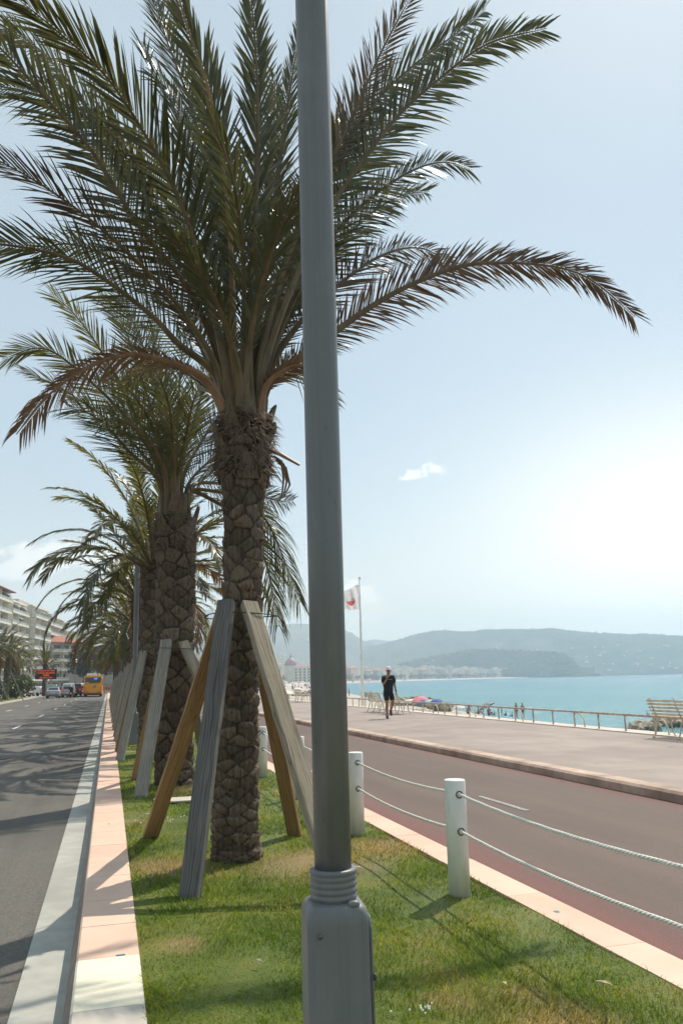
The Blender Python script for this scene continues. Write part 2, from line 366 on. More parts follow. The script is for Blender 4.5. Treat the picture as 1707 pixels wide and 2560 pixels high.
# ------------------------------------------------------------------ mesh helpers
def mesh_obj(name, verts, faces, mats, parent=None, smooth=False, mi=None, attrs=None, loc=None):
    me = bpy.data.meshes.new(name)
    me.from_pydata([tuple(v) for v in verts], [], faces)
    for m in (mats if isinstance(mats, (list, tuple)) else [mats]): me.materials.append(m)
    if mi is not None: me.polygons.foreach_set('material_index', mi)
    if smooth: me.polygons.foreach_set('use_smooth', [True]*len(me.polygons))
    for k, a in (attrs or {}).items():
        at = me.attributes.new(k, 'FLOAT', 'POINT'); at.data.foreach_set('value', list(a))
    me.update()
    o = bpy.data.objects.new(name, me); COL.objects.link(o)
    if parent: o.parent = parent
    if loc is not None: o.location = loc
    return o
class MB:
    def __init__(s): s.v = []; s.f = []; s.mi = []; s.cur = 0
    def add(s, vs, fs):
        n = len(s.v); s.v += [tuple(p) for p in vs]; s.f += [tuple(i+n for i in f) for f in fs]; s.mi += [s.cur]*len(fs); return s
    def box(s, c, d, rz=0, mat=None):
        x, y, z = (q/2 for q in d)
        P = [Vector((a*x, b*y, e*z)) for e in (-1, 1) for b in (-1, 1) for a in (-1, 1)]
        if mat is not None: P = [mat @ p for p in P]
        elif rz: 
            m = Matrix.Rotation(rz, 3, 'Z'); P = [m @ p for p in P]
        c = Vector(c)
        return s.add([p+c for p in P], [(0, 2, 3, 1), (4, 5, 7, 6), (0, 1, 5, 4), (2, 6, 7, 3), (0, 4, 6, 2), (1, 3, 7, 5)])
    def tube(s, pts, r, n=8, cap=True, flat=1.0):
        pts = [Vector(p) for p in pts]; rs = r if isinstance(r, (list, tuple)) else [r]*len(pts)
        T = [(pts[min(i+1, len(pts)-1)]-pts[max(i-1, 0)]).normalized() for i in range(len(pts))]
        a = T[0].orthogonal().normalized(); vs = []; fs = []
        for i, p in enumerate(pts):
            a = (a - T[i]*a.dot(T[i])).normalized(); b = T[i].cross(a)
            for k in range(n):
                t = 2*PI*k/n; vs.append(p + a*math.cos(t)*rs[i] + b*math.sin(t)*rs[i]*flat)
        for i in range(len(pts)-1):
            for k in range(n):
                fs.append((i*n+k, i*n+(k+1) % n, (i+1)*n+(k+1) % n, (i+1)*n+k))
        if cap: fs.append(tuple(range(n))[::-1]); fs.append(tuple(range((len(pts)-1)*n, len(pts)*n)))
        return s.add(vs, fs)
    def lathe(s, prof, n=24, c=(0, 0, 0), sx=1, sy=1, cap=True):
        vs = [(c[0]+r*sx*math.cos(2*PI*k/n), c[1]+r*sy*math.sin(2*PI*k/n), c[2]+z) for r, z in prof for k in range(n)]
        fs = [(i*n+k, i*n+(k+1) % n, (i+1)*n+(k+1) % n, (i+1)*n+k) for i in range(len(prof)-1) for k in range(n)]
        if cap: fs += [tuple(range(n))[::-1], tuple(range((len(prof)-1)*n, len(prof)*n))]
        return s.add(vs, fs)
    def ball(s, c, r, n=10, m=7):
        rx, ry, rz = r if isinstance(r, (tuple, list)) else (r, r, r)
        vs = [(c[0], c[1], c[2]-rz)]; fs = []
        for i in range(1, m):
            a = -PI/2+PI*i/m
            for k in range(n): vs.append((c[0]+rx*math.cos(a)*math.cos(2*PI*k/n), c[1]+ry*math.cos(a)*math.sin(2*PI*k/n), c[2]+rz*math.sin(a)))
        vs.append((c[0], c[1], c[2]+rz)); t = len(vs)-1
        for k in range(n):
            fs.append((0, 1+(k+1) % n, 1+k)); fs.append((t, 1+(m-2)*n+k, 1+(m-2)*n+(k+1) % n))
            for i in range(m-2): fs.append((1+i*n+k, 1+i*n+(k+1) % n, 1+(i+1)*n+(k+1) % n, 1+(i+1)*n+k))
        return s.add(vs, fs)
    def prism(s, poly, axis, a, b):
        def mk(p, t): return {'x': (t, p[0], p[1]), 'y': (p[0], t, p[1]), 'z': (p[0], p[1], t)}[axis]
        n = len(poly)
        return s.add([mk(p, a) for p in poly]+[mk(p, b) for p in poly], [tuple(range(n))[::-1], tuple(range(n, 2*n))]+[(i, (i+1) % n, n+(i+1) % n, n+i) for i in range(n)])
    def build(s, name, mats, parent=None, smooth=False, bevel=0, seg=2, loc=None, attrs=None):
        o = mesh_obj(name, s.v, s.f, mats, parent, smooth, s.mi, attrs, loc)
        bm = bmesh.new(); bm.from_mesh(o.data); bmesh.ops.recalc_face_normals(bm, faces=bm.faces)
        if bevel:
            es = [e for e in bm.edges if len(e.link_faces) == 2 and e.calc_face_angle(0) > .6]
            bmesh.ops.bevel(bm, geom=es, offset=bevel, segments=seg, affect='EDGES', profile=.5)
        bm.to_mesh(o.data); bm.free()
        return o
def tag(o, label=None, cat=None, group=None, kind=None):
    if label: o['label'] = label
    if cat: o['category'] = cat
    if group: o['group'] = group
    if kind: o['kind'] = kind
    return o
def thing(name, label, cat, loc=(0, 0, 0), rz=0, group=None):
    o = bpy.data.objects.new(name, None); COL.objects.link(o); o.location = loc; o.rotation_euler = (0, 0, rz)
    o.empty_display_size = .2
    return tag(o, label, cat, group)
KIDS = {}
def copy_tree(o, parent=None):
    c = o.copy(); COL.objects.link(c)
    if parent: c.parent = parent
    for ch in list(o.children): copy_tree(ch, c)
    return c
def grid_obj(name, xs, ys, zf, mat, **kw):
    nx = len(xs); vs = [(x, y, zf(x, y)) for y in ys for x in xs]
    fs = [(j*nx+i, j*nx+i+1, (j+1)*nx+i+1, (j+1)*nx+i) for j in range(len(ys)-1) for i in range(nx-1)]
    return mesh_obj(name, vs, fs, mat, **kw)
def catmull(P, n):
    P = [Vector(p) for p in P]; Q = [P[0]*2-P[1]]+P+[P[-1]*2-P[-2]]; out = []
    m = len(P)-1
    for i in range(n):
        t = i/(n-1)*m; k = min(int(t), m-1); t -= k
        a, b, c, d = Q[k:k+4]
        out.append(.5*((2*b)+(c-a)*t+(2*a-5*b+4*c-d)*t*t+(3*b-a-3*c+d)*t**3))
    L = [0]
    for i in range(1, n): L.append(L[-1]+(out[i]-out[i-1]).length)
    res = []; j = 0
    for i in range(n):          # even spacing
        s = L[-1]*i/(n-1)
        while j < n-2 and L[j+1] < s: j += 1
        u = (s-L[j])/max(1e-9, L[j+1]-L[j]); res.append(out[j].lerp(out[j+1], min(1, u)))
    return res, L[-1]

# ------------------------------------------------------------------ palms
def frond_mesh(mb, pts, rng, leaf=.46, step=.028, dens=1.0, r0=.035, twist=0.0, start=.15, flop=.14, lw=.021, vee=.34, jit=.10, missing=.0, plan=None, face=None, facek=.5, ang0=46, ang1=22):
    """one feather leaf along the curve pts (Vectors): rachis + leaflets; slot 0 rachis, slot 1 leaflets"""
    path, L = catmull(pts, 40)
    N = len(path)
    T = [(path[min(i+1, N-1)]-path[max(i-1, 0)]).normalized() for i in range(N)]
    out = Vector((path[-1].x-path[0].x, path[-1].y-path[0].y, 0))
    if out.length < .15: out = Vector((.3, -1, 0))
    out.normalize()
    S0 = out.cross(Vector((0, 0, 1))).normalized()
    if plan is not None: S0 = plan
    frames = []
    for i in range(N):
        S = (S0-T[i]*S0.dot(T[i]))
        if face is not None:
            v_ = (path[i]-face).normalized(); sc2 = v_.cross(T[i])
            if sc2.dot(S) < 0: sc2 = -sc2
            S = S.normalized()*(1-facek)+sc2*facek
        S = S.normalized() if S.length > .05 else T[i].orthogonal().normalized()
        Nn = S.cross(T[i]).normalized()
        a = twist*i/(N-1)
        frames.append((S*math.cos(a)+Nn*math.sin(a), Nn*math.cos(a)-S*math.sin(a)))
    mb.cur = 0
    n = 6; vs = []; fs = []
    for i in range(N):
        t = i/(N-1); r = r0*(1.12-.92*t)*(1+.60*max(0, 1-t/.40)**1.4); S, Nn = frames[i]
        if t > .97: r *= .6
        for k in range(n):
            a = 2*PI*k/n; vs.append(path[i]+S*math.cos(a)*r+Nn*math.sin(a)*r*.55)
    for i in range(N-1):
        for k in range(n): fs.append((i*n+k, i*n+(k+1) % n, (i+1)*n+(k+1) % n, (i+1)*n+k))
    fs.append(tuple(range((N-1)*n, N*n)))
    mb.add(vs, fs)
    mb.cur = 1
    s = start*L
    while s < L*.995:
        t = s/L; fi = t*(N-1); i = min(int(fi), N-2); u = fi-i
        p = path[i].lerp(path[i+1], u); Tt = T[i].lerp(T[i+1], u).normalized()
        S = frames[i][0].lerp(frames[i+1][0], u).normalized(); Nn = frames[i][1].lerp(frames[i+1][1], u).normalized()
        q = (t-start)/(1-start)
        prof = (.30+.70*min(1, q/.28))*(1-.50*max(0, (q-.45)/.55)**1.3)
        for sd in (-1, 1):
            if rng.random() < missing: continue
            ll = leaf*prof*rng.uniform(.84, 1.1)
            ang = R(ang0-ang1*q+rng.uniform(-7, 7))
            lift = vee*(rng.uniform(.35, 1.1))*(1-.35*q)
            d = (Tt*math.cos(ang)+S*(sd*math.sin(ang))*math.cos(lift)+Nn*math.sin(ang)*math.sin(lift)).normalized()
            d = (d+Vector((rng.gauss(0, jit), rng.gauss(0, jit), rng.gauss(0, jit)))*.6).normalized()
            w = lw*rng.uniform(.8, 1.2)*(.7+.3*prof)
            ax = d.cross(Nn)
            ax = ax.normalized() if ax.length > .1 else S
            rl = rng.uniform(-.7, .7); bx = d.cross(ax); ax = ax*math.cos(rl)+bx*math.sin(rl)
            o = p+S*(sd*r0*.4)
            g = Vector((0, 0, -1))*flop*ll
            pts4 = [o, o+d*ll*.38+g*.08, o+d*ll*.74+g*.36, o+d*ll*.99+g*.85]
            ws = (w*.40, w*.55, w*.36, .0)
            vs = []
            for a, ww in zip(pts4[:3], ws): vs += [a-ax*ww, a+ax*ww]
            vs.append(pts4[3])
            mb.add(vs, [(0, 1, 3, 2), (2, 3, 5, 4), (4, 5, 6)])
        s += step/dens*rng.uniform(.75, 1.25)
    return mb

def param_frond(az, e0, L, droop, origin, rng):
    """curve that starts at elevation e0 and bends down along its length"""
    p = Vector(origin); pts = [p.copy()]; n = 8
    sway = rng.uniform(-.25, .25)
    for i in range(n):
        t = (i+.5)/n; e = e0-droop*t**1.4; a = az+sway*t
        p = p+Vector((math.cos(a)*math.cos(e), math.sin(a)*math.cos(e), math.sin(e)))*(L/n); pts.append(p.copy())
    return pts

def palm_trunk(parent, h, r_base, r_mid, r_top, rows, around, seed, lean=(0, 0), bulge=1.35, nt=132, nz=300, depth=.022, flare=1.12, bul_h=.5, warp=1.0):
    """cylinder whose surface is raised into the old leaf-base plates; 'edge' marks the fibre-filled gaps"""
    rng = np.random.default_rng(seed)
    zs = np.linspace(-.06, h, nz); th = np.linspace(0, 2*PI, nt, endpoint=False)
    TH, Z = np.meshgrid(th, zs)
    wz = h*(np.clip(zs, 0, None)/h)**(1/warp) if warp != 1 else zs
    WZ = np.repeat(wz[:, None], nt, 1)
    # plate centres on a skewed lattice
    dz = h/rows; cen = []; sh = rng.random(rows*2+6)
    for j in range(-2, rows*2+3):
        for k in range(around):
            cen.append(((k+.5*(j % 2))*2*PI/around+.10*math.sin(j*1.7)+rng.normal(0, .12), j*dz*.5+rng.normal(0, dz*.10)))
    cen = np.array(cen); cen = cen[rng.random(len(cen)) > .09]; tint = rng.random(len(cen))
    wth = 2*PI/around
    best = np.full(TH.shape, 9.0); sec = np.full(TH.shape, 9.0); idx = np.zeros(TH.shape, int); relz = np.zeros(TH.shape)
    wob = .12*np.sin(TH*7+Z*19+seed)+.12*np.sin(TH*15-Z*37)+.14*np.sin(TH*29+Z*67)
    for i, (ct, cz) in enumerate(cen):
        m = np.abs(wz-cz) < dz*1.4
        if not m.any(): continue
        a = (TH[m]-ct+PI) % (2*PI)-PI
        u = a/wth*1.15; v = (WZ[m]-cz)/dz*1.25
        d = np.sqrt(u*u+v*v+.45*np.abs(u*v))*(1+wob[m]*.5)
        b = best[m]; s2 = sec[m]; ii = idx[m]; rz = relz[m]
        new = d < b
        s2 = np.where(new, b, np.minimum(s2, d)); rz = np.where(new, v, rz); ii = np.where(new, i, ii); b = np.where(new, d, b)
        best[m] = b; sec[m] = s2; idx[m] = ii; relz[m] = rz
    e = sec-best; tn0 = np.roll(tint, 3)[idx]
    plate = np.clip(e/.22, 0, 1)**.6
    edge = .85*(1-np.clip((e-.01)/(.05+.16*tn0), 0, 1))
    tn = tint[idx]; shade_ = np.clip(.75*tn+.14+.28*relz+.10*np.sin(TH*23+Z*5), 0, 1)
    t = np.clip(Z/h, 0, 1)
    rad = np.where(t < .5, r_base+(r_mid-r_base)*np.clip(t/.5, 0, 1), r_mid+(r_top-r_mid)*np.clip((t-.5)/.5, 0, 1))
    rad = rad*(1+(flare-1)*np.exp(-np.clip(Z, 0, 9)/.16))
    rad = rad*(1+(bulge-1)*np.exp(-((Z-h+.18)/bul_h)**2))
    rgh = rng.normal(0, 1, TH.shape)
    rgh = (rgh+np.roll(rgh, 1, 0)+np.roll(rgh, 1, 1)+np.roll(rgh, -1, 0))/4
    disp = depth*(plate*(.45+1.05*tn)-.5)+depth*.75*relz*plate+depth*.26*rgh*(1+edge)
    rr = rad+disp
    cx = lean[0]*(Z/h)+.015*np.sin(Z*1.9+seed); cy = lean[1]*(Z/h)
    Xc = rr*np.cos(TH)+cx; Yc = rr*np.sin(TH)+cy
    verts = np.stack([Xc, Yc, Z], -1).reshape(-1, 3)
    I = np.arange(nz-1)[:, None]*nt; K = np.arange(nt)[None, :]; K2 = (K+1) % nt
    F = np.stack([I+K, I+K2, I+nt+K2, I+nt+K], -1).reshape(-1, 4)
    faces = [tuple(f) for f in F.tolist()]+[tuple(range((nz-1)*nt, nz*nt))]
    return mesh_obj('trunk', verts.tolist(), faces, M['bark'], parent, True, attrs={'edge': edge.ravel().tolist(), 'tint': shade_.ravel().tolist()})

def leaf_base_stub(parent, c, az, h, w, tilt, rng, mat):
    """cut-off stalk base left on the crown"""
    mb = MB(); o = Vector((math.cos(az), math.sin(az), 0)); s = Vector((-math.sin(az), math.cos(az), 0))
    d = (o*math.sin(tilt)+Vector((0, 0, math.cos(tilt)))).normalized(); n = d.cross(s)
    rings = []
    for t, ww, th in ((0, 1.25, 1.0), (.35, 1.0, .95), (.75, .74, .75), (1.0, .60, .55)):
        p = Vector(c)+d*h*t
        cut = rng.uniform(-.15, .15)*h if t == 1.0 else 0
        for k in range(8):
            a = 2*PI*k/8; rings.append(p+s*(math.cos(a)*w*ww*.5)+n*(math.sin(a)*w*th*.22)+d*(cut*math.cos(a)))
    fs = [(i*8+k, i*8+(k+1) % 8, (i+1)*8+(k+1) % 8, (i+1)*8+k) for i in range(3) for k in range(8)]+[tuple(range(24, 32))]
    mb.add(rings, fs)
    nv = len(mb.v)
    return mb.build('leaf_base', mat, parent, False, attrs={'edge': [.15]*nv, 'tint': [rng.uniform(.5, 1.1)]*nv})

def fibre_mass(parent, c, r, z0, z1, n, seed, flake=0, rf=None):
    rng = random.Random(seed); mb = MB()
    for i in range(flake):
        az = rng.uniform(0, 2*PI); z = rng.uniform(.1, z0); q = rf(z); o = Vector((math.cos(az), math.sin(az), 0)); s = Vector((-o.y, o.x, 0))
        p = Vector((q[1]+o.x*q[0], q[2]+o.y*q[0], z)); w = rng.uniform(.010, .035); l = rng.uniform(.03, .09); t = (o*rng.uniform(.35, 1.0)+Vector((0, 0, rng.uniform(.2, 1.0)))+s*rng.uniform(-.5, .5)).normalized()
        n_ = t.cross(s).normalized()*.004; e = p+t*l
        mb.add([p-s*w, p+s*w, e+s*w*rng.uniform(0, .7), e-s*w*rng.uniform(.2, .8), p-s*w+n_, p+s*w+n_], [(0, 1, 2, 3), (4, 3, 2, 5)])
    for i in range(n):
        az = rng.uniform(0, 2*PI); z = rng.uniform(z0, z1)
        p = Vector((c[0]+math.cos(az)*r, c[1]+math.sin(az)*r, z))
        d = Vector((math.cos(az+rng.uniform(-1.3, 1.3)), math.sin(az+rng.uniform(-1.3, 1.3)), rng.uniform(-1.0, .6))).normalized()
        l = rng.uniform(.06, .24); w = rng.uniform(.003, .011); s = d.orthogonal().normalized()*w
        q = p+d*l*.5; e = q+(d+Vector((0, 0, -.9))).normalized()*l*.5
        mb.add([p-s, p+s, q-s*.8, q+s*.8, e], [(0, 1, 3, 2), (2, 3, 4)])
    return tag(mb.build('fibre', M['fibre'], parent), kind='stuff')

# ---- first palm: fronds placed from the photograph, each with a depth of its own
P1 = Vector((1.12, 7.43, 0))
palm1 = thing('palm_tree', 'nearest date palm with full dark crown right behind the grey lamp post', 'palm tree', P1, 0, 'date palms along the lawn')
palm_trunk(palm1, 3.86, .196, .172, .19, 24, 6, 3, lean=(.06, .02), bulge=1.28, bul_h=.32, warp=1.3)
C1 = Vector((1.18, 7.45, 3.93))
def frond_spec(pts, ytip, mat='leaf', rach='rachis', seed=0, parent=None, base=P1, cen=C1, rr=.15, ymid=None, **kw):
    rng = random.Random(seed)
    n = len(pts); P = []
    for i, (x, y) in enumerate(pts):
        t = (i+1)/n
        Y = cen.y+(ytip-cen.y)*(t**1.15)
        P.append(atY(x*V, y*V, Y))
    h = Vector((P[0].x-cen.x, P[0].y-cen.y, 0)); h = h.normalized() if h.length > .01 else Vector((0, -1, 0))
    o = cen+h*rr+Vector((0, 0, rng.uniform(-.12, .05)))
    P = [o]+P
    kw['leaf'] = kw.get('leaf', .46)*1.36; kw.setdefault('lw', .021); kw.setdefault('step', .033); kw['lw'] *= .84; kw.setdefault('start', .24)
    mb = frond_mesh(MB(), [p-base for p in P], rng, face=EYE-base, facek=kw.pop('fk', None) or rng.uniform(.45, .75), **kw)
    return mb.build('frond', [M[rach], M[mat]], parent, False)
SP1 = [
 # left side
 (dict(pts=[(515, 830), (470, 640), (415, 465), (325, 295), (235, 165), (130, 70), (20, -20)], ytip=6.2, leaf=.56, lw=.034)),
 (dict(pts=[(505, 830), (430, 660), (320, 520), (210, 345), (100, 220), (-10, 100), (-120, 30)], ytip=7.0, leaf=.52, lw=.03)),
 (dict(pts=[(500, 850), (400, 690), (250, 540), (120, 440), (0, 370), (-90, 330)], ytip=6.9, mat='leaf_red', leaf=.46)),
 (dict(pts=[(495, 860), (410, 790), (350, 726), (240, 641), (150, 591), (0, 561), (-110, 575)], ytip=7.3, leaf=.46)),
 (dict(pts=[(520, 840), (450, 600), (340, 400), (200, 270), (60, 210), (-80, 190)], ytip=8.2, leaf=.5)),
 (dict(pts=[(515, 840), (440, 620), (290, 380), (160, 190), (60, 90), (-60, 50)], ytip=8.6, mat='leaf', leaf=.5, lw=.03)),
 (dict(pts=[(480, 880), (400, 835), (300, 815), (200, 845), (110, 910), (38, 998)], ytip=6.7, mat='leaf_dry', rach='rachis_dry', leaf=.21, vee=.1, flop=.6, step=.022, lw=.018)),
 (dict(pts=[(490, 860), (430, 740), (330, 640), (230, 580), (140, 560), (70, 590)], ytip=8.9, leaf=.42)),
 # upright ones
 (dict(ang0=30, ang1=13, fk=.62, start=.27, pts=[(535, 800), (530, 560), (507, 350), (478, 200), (435, 75), (395, -60)], ytip=6.6, rach='rachis_pale', leaf=.50, lw=.032, vee=.8)),
 (dict(ang0=30, ang1=13, fk=.62, start=.27, pts=[(525, 800), (480, 560), (440, 380), (390, 220), (352, 170), (325, 95)], ytip=7.9, leaf=.42, mat='leaf')),
 (dict(ang0=30, ang1=13, fk=.62, start=.27, pts=[(530, 780), (500, 500), (445, 260), (380, 80), (340, -60)], ytip=8.6, leaf=.5)),
 (dict(ang0=30, ang1=13, fk=.62, start=.27, pts=[(570, 800), (585, 540), (592, 300), (588, 130), (572, -60)], ytip=6.9, leaf=.46, lw=.032, vee=.75)),
 (dict(ang0=30, ang1=13, fk=.62, start=.27, pts=[(575, 820), (598, 620), (618, 430), (630, 290), (632, 165)], ytip=8.7, leaf=.40)),
 (dict(ang0=30, ang1=13, fk=.62, start=.27, pts=[(585, 820), (615, 600), (640, 400), (662, 230), (690, 70)], ytip=7.9, leaf=.38, mat='leaf')),
 (dict(ang0=30, ang1=13, fk=.62, start=.27, pts=[(560, 800), (560, 620), (548, 480), (520, 360), (470, 250)], ytip=6.0, leaf=.40, flop=.4)),
 (dict(ang0=30, ang1=13, fk=.62, start=.27, pts=[(545, 840), (500, 700), (440, 600), (370, 530), (290, 490)], ytip=6.0, leaf=.42, flop=.4)),
 (dict(ang0=30, ang1=13, fk=.62, start=.27, pts=[(565, 840), (590, 700), (620, 590), (660, 490), (720, 420)], ytip=6.1, leaf=.42, flop=.4)),
 # right side
 (dict(fk=.88, pts=[(600, 830), (660, 600), (735, 420), (800, 290), (852, 170), (895, 80), (945, -10)], ytip=6.9, mat='leaf_red', leaf=.42)),
 (dict(fk=.88, pts=[(600, 830), (660, 620), (740, 430), (850, 250), (950, 150), (1050, 75), (1115, 20)], ytip=7.8, leaf=.46, lw=.03)),
 (dict(fk=.88, pts=[(605, 840), (690, 610), (790, 430), (910, 270), (1010, 180), (1120, 100), (1255, 65)], ytip=6.9, leaf=.46, lw=.03)),
 (dict(fk=.88, pts=[(610, 850), (690, 660), (783, 520), (870, 440), (955, 388), (1025, 372), (1085, 390)], ytip=7.9, leaf=.36)),
 (dict(fk=.88, pts=[(605, 850), (680, 700), (760, 590), (840, 500), (920, 450), (985, 440)], ytip=8.9, leaf=.40)),
 (dict(fk=.88, pts=[(612, 860), (690, 740), (783, 650), (860, 595), (930, 570), (985, 575), (1040, 612)], ytip=8.5, leaf=.36, mat='leaf_red')),
 (dict(fk=.88, pts=[(615, 880), (700, 815), (783, 752), (883, 685), (983, 637), (1083, 607), (1233, 607), (1348, 637), (1458, 728)], ytip=7.0, mat='leaf_red', leaf=.36, step=.024, lw=.021, start=.12)),
 (dict(fk=.88, pts=[(615, 890), (650, 860), (690, 850), (730, 870), (765, 930)], ytip=8.6, leaf=.34)),
 (dict(fk=.88, pts=[(610, 890), (655, 850), (700, 840), (750, 860)], ytip=6.9, mat='leaf_dry', rach='rachis_dry', leaf=.16)),
 (dict(fk=.88, pts=[(605, 850), (650, 720), (690, 640), (730, 600), (775, 590)], ytip=9.4, mat='leaf_dry', rach='rachis', leaf=.34)),
 (dict(fk=.88, pts=[(590, 830), (640, 640), (700, 480), (770, 330), (830, 230)], ytip=8.9, leaf=.44)),
]
for i, s in enumerate(SP1):
    s = dict(s); s.setdefault('twist', random.Random(i).uniform(-.7, .7))
    frond_spec(seed=100+i, parent=palm1, r0=.036, **s)
rs = random.Random(5)
for k in range(3):      # back and front leaves that fill the crown
    az = [1.2, 2.0, 1.7, -1.2, -2.1, 2.6][k]
    mb = frond_mesh(MB(), param_frond(az, R([62, 50, 72, 66, 58, 45][k]), 2.6+.5*rs.random(), R(60), C1-P1+Vector((math.cos(az)*.1, math.sin(az)*.1, 0)), rs), rs, leaf=.42)
    mb.build('frond', [M['rachis'], M['leaf']], palm1)
for k in range(24):
    az = 2*PI*k/24*2.4+.3; z = 3.34+.66*((k*7) % 24)/24
    leaf_base_stub(palm1, (.06+math.cos(az)*.215, .02+math.sin(az)*.215, z), az, rs.uniform(.14, .32), rs.uniform(.12, .19), rs.uniform(.15, .55), rs, M['bark'])
fibre_mass(palm1, (.06, .02), .235, 3.42, 4.06, 1300, 2, 170, lambda z: (.19-.004*z+(.02 if z < .3 else 0), .06*z/3.82+.015*math.sin(z*1.9+3), .02*z/3.82))
mbh = MB()      # strip of fibre that hangs from the crown on the right
for k in range(3):
    a = Vector((.33+.02*k, -.10, 3.62-.03*k)); mbh.tube([a, a+Vector((.07, -.02, -.05)), a+Vector((.09+.01*k, -.02, -.22)), a+Vector((.07, -.03, -.40+.05*k)), a+Vector((.03, -.03, -.46+.08*k))], [.012, .014, .011, .008, .002], 5)
mbh.build('fibre_strip', M['fibre'], palm1)
mbs = MB(); mbs.tube([(.24, -.12, 3.70), (.38, -.16, 3.63), (.56, -.2, 3.52)], [.035, .03, .018], 7, flat=.6)
mbs.build('cut_stalk', M['rachis_dry'], palm1)

# ---- second palm
P2 = Vector((1.0, 13.05, 0)); C2 = Vector((.94, 13.05, 4.15))
palm2 = thing('palm_tree', 'second date palm in the row, thick trunk with large diamond plates', 'palm tree', P2, 0, 'date palms along the lawn')
palm_trunk(palm2, 4.15, .275, .29, .285, 15, 6, 8, lean=(-.05, 0), bulge=1.05, depth=.04, bul_h=.6)
SP2 = [
 dict(pts=[(375, 1090), (310, 950), (235, 810), (170, 720), (115, 672)], ytip=12.6, mat='leaf_olive'),
 dict(pts=[(370, 1090), (300, 970), (190, 860), (100, 800), (5, 825)], ytip=12.4, mat='leaf_olive'),
 dict(pts=[(365, 1100), (290, 1000), (200, 930), (120, 880), (50, 850)], ytip=13.6),
 dict(pts=[(365, 1105), (300, 1040), (250, 985), (205, 950), (150, 935)], ytip=11.6),
 dict(pts=[(385, 1080), (345, 930), (310, 820), (280, 740), (225, 680)], ytip=13.8, mat='leaf_olive'),
 dict(pts=[(395, 1080), (380, 930), (360, 800), (340, 700)], ytip=13.2),
 dict(pts=[(405, 1080), (410, 930), (420, 800), (440, 700)], ytip=13.6),
 dict(pts=[(415, 1090), (445, 970), (480, 860), (530, 770)], ytip=13.4),
 dict(pts=[(420, 1100), (460, 1020), (510, 950), (580, 910)], ytip=14.4),
 dict(pts=[(430, 1120), (480, 1060), (540, 1020), (610, 1010)], ytip=13.6),
 dict(pts=[(435, 1130), (500, 1130), (560, 1150), (620, 1210), (690, 1385)], ytip=13.6, flop=.7, vee=.1),
 dict(pts=[(435, 1130), (490, 1150), (560, 1200), (610, 1290), (640, 1440)], ytip=14.0, flop=.6, vee=.1),
 dict(pts=[(435, 1120), (500, 1110), (570, 1130), (640, 1150), (675, 1150)], ytip=15.0),
 dict(pts=[(380, 1090), (350, 980), (300, 900), (240, 860)], ytip=11.4),
 dict(pts=[(400, 1090), (395, 980), (380, 900), (350, 840)], ytip=11.3),
 dict(pts=[(410, 1090), (430, 990), (445, 920), (475, 860)], ytip=11.4),
 dict(pts=[(380, 1090), (340, 1010), (270, 960), (230, 975)], ytip=11.4),
 dict(pts=[(390, 1080), (360, 900), (315, 760), (265, 670)], ytip=12.9),
]
for i, s in enumerate(SP2):
    s = dict(s); s.setdefault('leaf', .46); s.setdefault('mat', 'leaf')
    frond_spec(seed=300+i, parent=palm2, base=P2, cen=C2, rr=.24, r0=.037, twist=random.Random(i+50).uniform(-.6, .6), **s)
for k in range(14):
    az = 2*PI*k/14*2.2; z = 3.5+.75*((k*5) % 14)/14
    leaf_base_stub(palm2, (-.045+math.cos(az)*.275, math.sin(az)*.275, z), az, rs.uniform(.25, .45), rs.uniform(.15, .22), rs.uniform(.1, .35), rs, M['bark'])
fibre_mass(palm2, (-.05, 0), .30, 3.5, 4.2, 700, 4, 140, lambda z: (.29, -.05*z/4.15, 0))

# ---- generic palms further along the row
def generic_palm(seed, name, label, cat, loc, h, rb, nf, L, group, dry=2, droopk=1.0):
    rng = random.Random(seed)
    t = thing(name, label, cat, loc, 0, group)
    palm_trunk(t, h, rb, rb*1.0, rb*1.05, 16, 6, seed, bulge=1.12, depth=.035, nt=72, nz=170)
    for k in range(nf):
        q = k/(nf-1); az = k*2.39996+rng.uniform(-.2, .2); e0 = R(84-62*q+rng.uniform(-6, 6)); droop = R(45+70*q)*droopk
        mat = 'leaf_dry' if k >= nf-dry else ('leaf_olive' if rng.random() < .4 else 'leaf')
        pts = param_frond(az, e0, L*rng.uniform(.85, 1.08), droop, (math.cos(az)*rb*.6, math.sin(az)*rb*.6, h-.02-.12*q), rng)
        frond_mesh(MB(), pts, rng, leaf=.46, step=.05, lw=.036, twist=rng.uniform(-.5, .5), flop=.35).build('frond', [M['rachis'], M[mat]], t)
    fibre_mass(t, (0, 0), rb*1.1, h-.6, h+.05, 300, seed, 60, lambda z: (rb*1.03, 0, 0))
    return t
ORD = ['third', 'fourth', 'fifth', 'sixth', 'seventh', 'eighth', 'ninth', 'tenth', 'eleventh', 'twelfth', 'thirteenth', 'fourteenth', 'fifteenth', 'sixteenth', 'seventeenth']
palm3 = generic_palm(31, 'palm_tree', 'third date palm in the row, slimmer trunk half hidden by the second', 'palm tree', (.93, 18.6, 0), 4.1, .27, 30, 3.3, 'date palms along the lawn', 1)
palm4 = generic_palm(47, 'palm_tree', 'fourth date palm in the row, low hanging crown over the road edge', 'palm tree', (.88, 24.2, 0), 3.9, .28, 30, 3.4, 'date palms along the lawn', 2, 1.15)
palm4.rotation_euler.z = 1.1
ROWY = [18.6+5.6*i for i in range(14)]
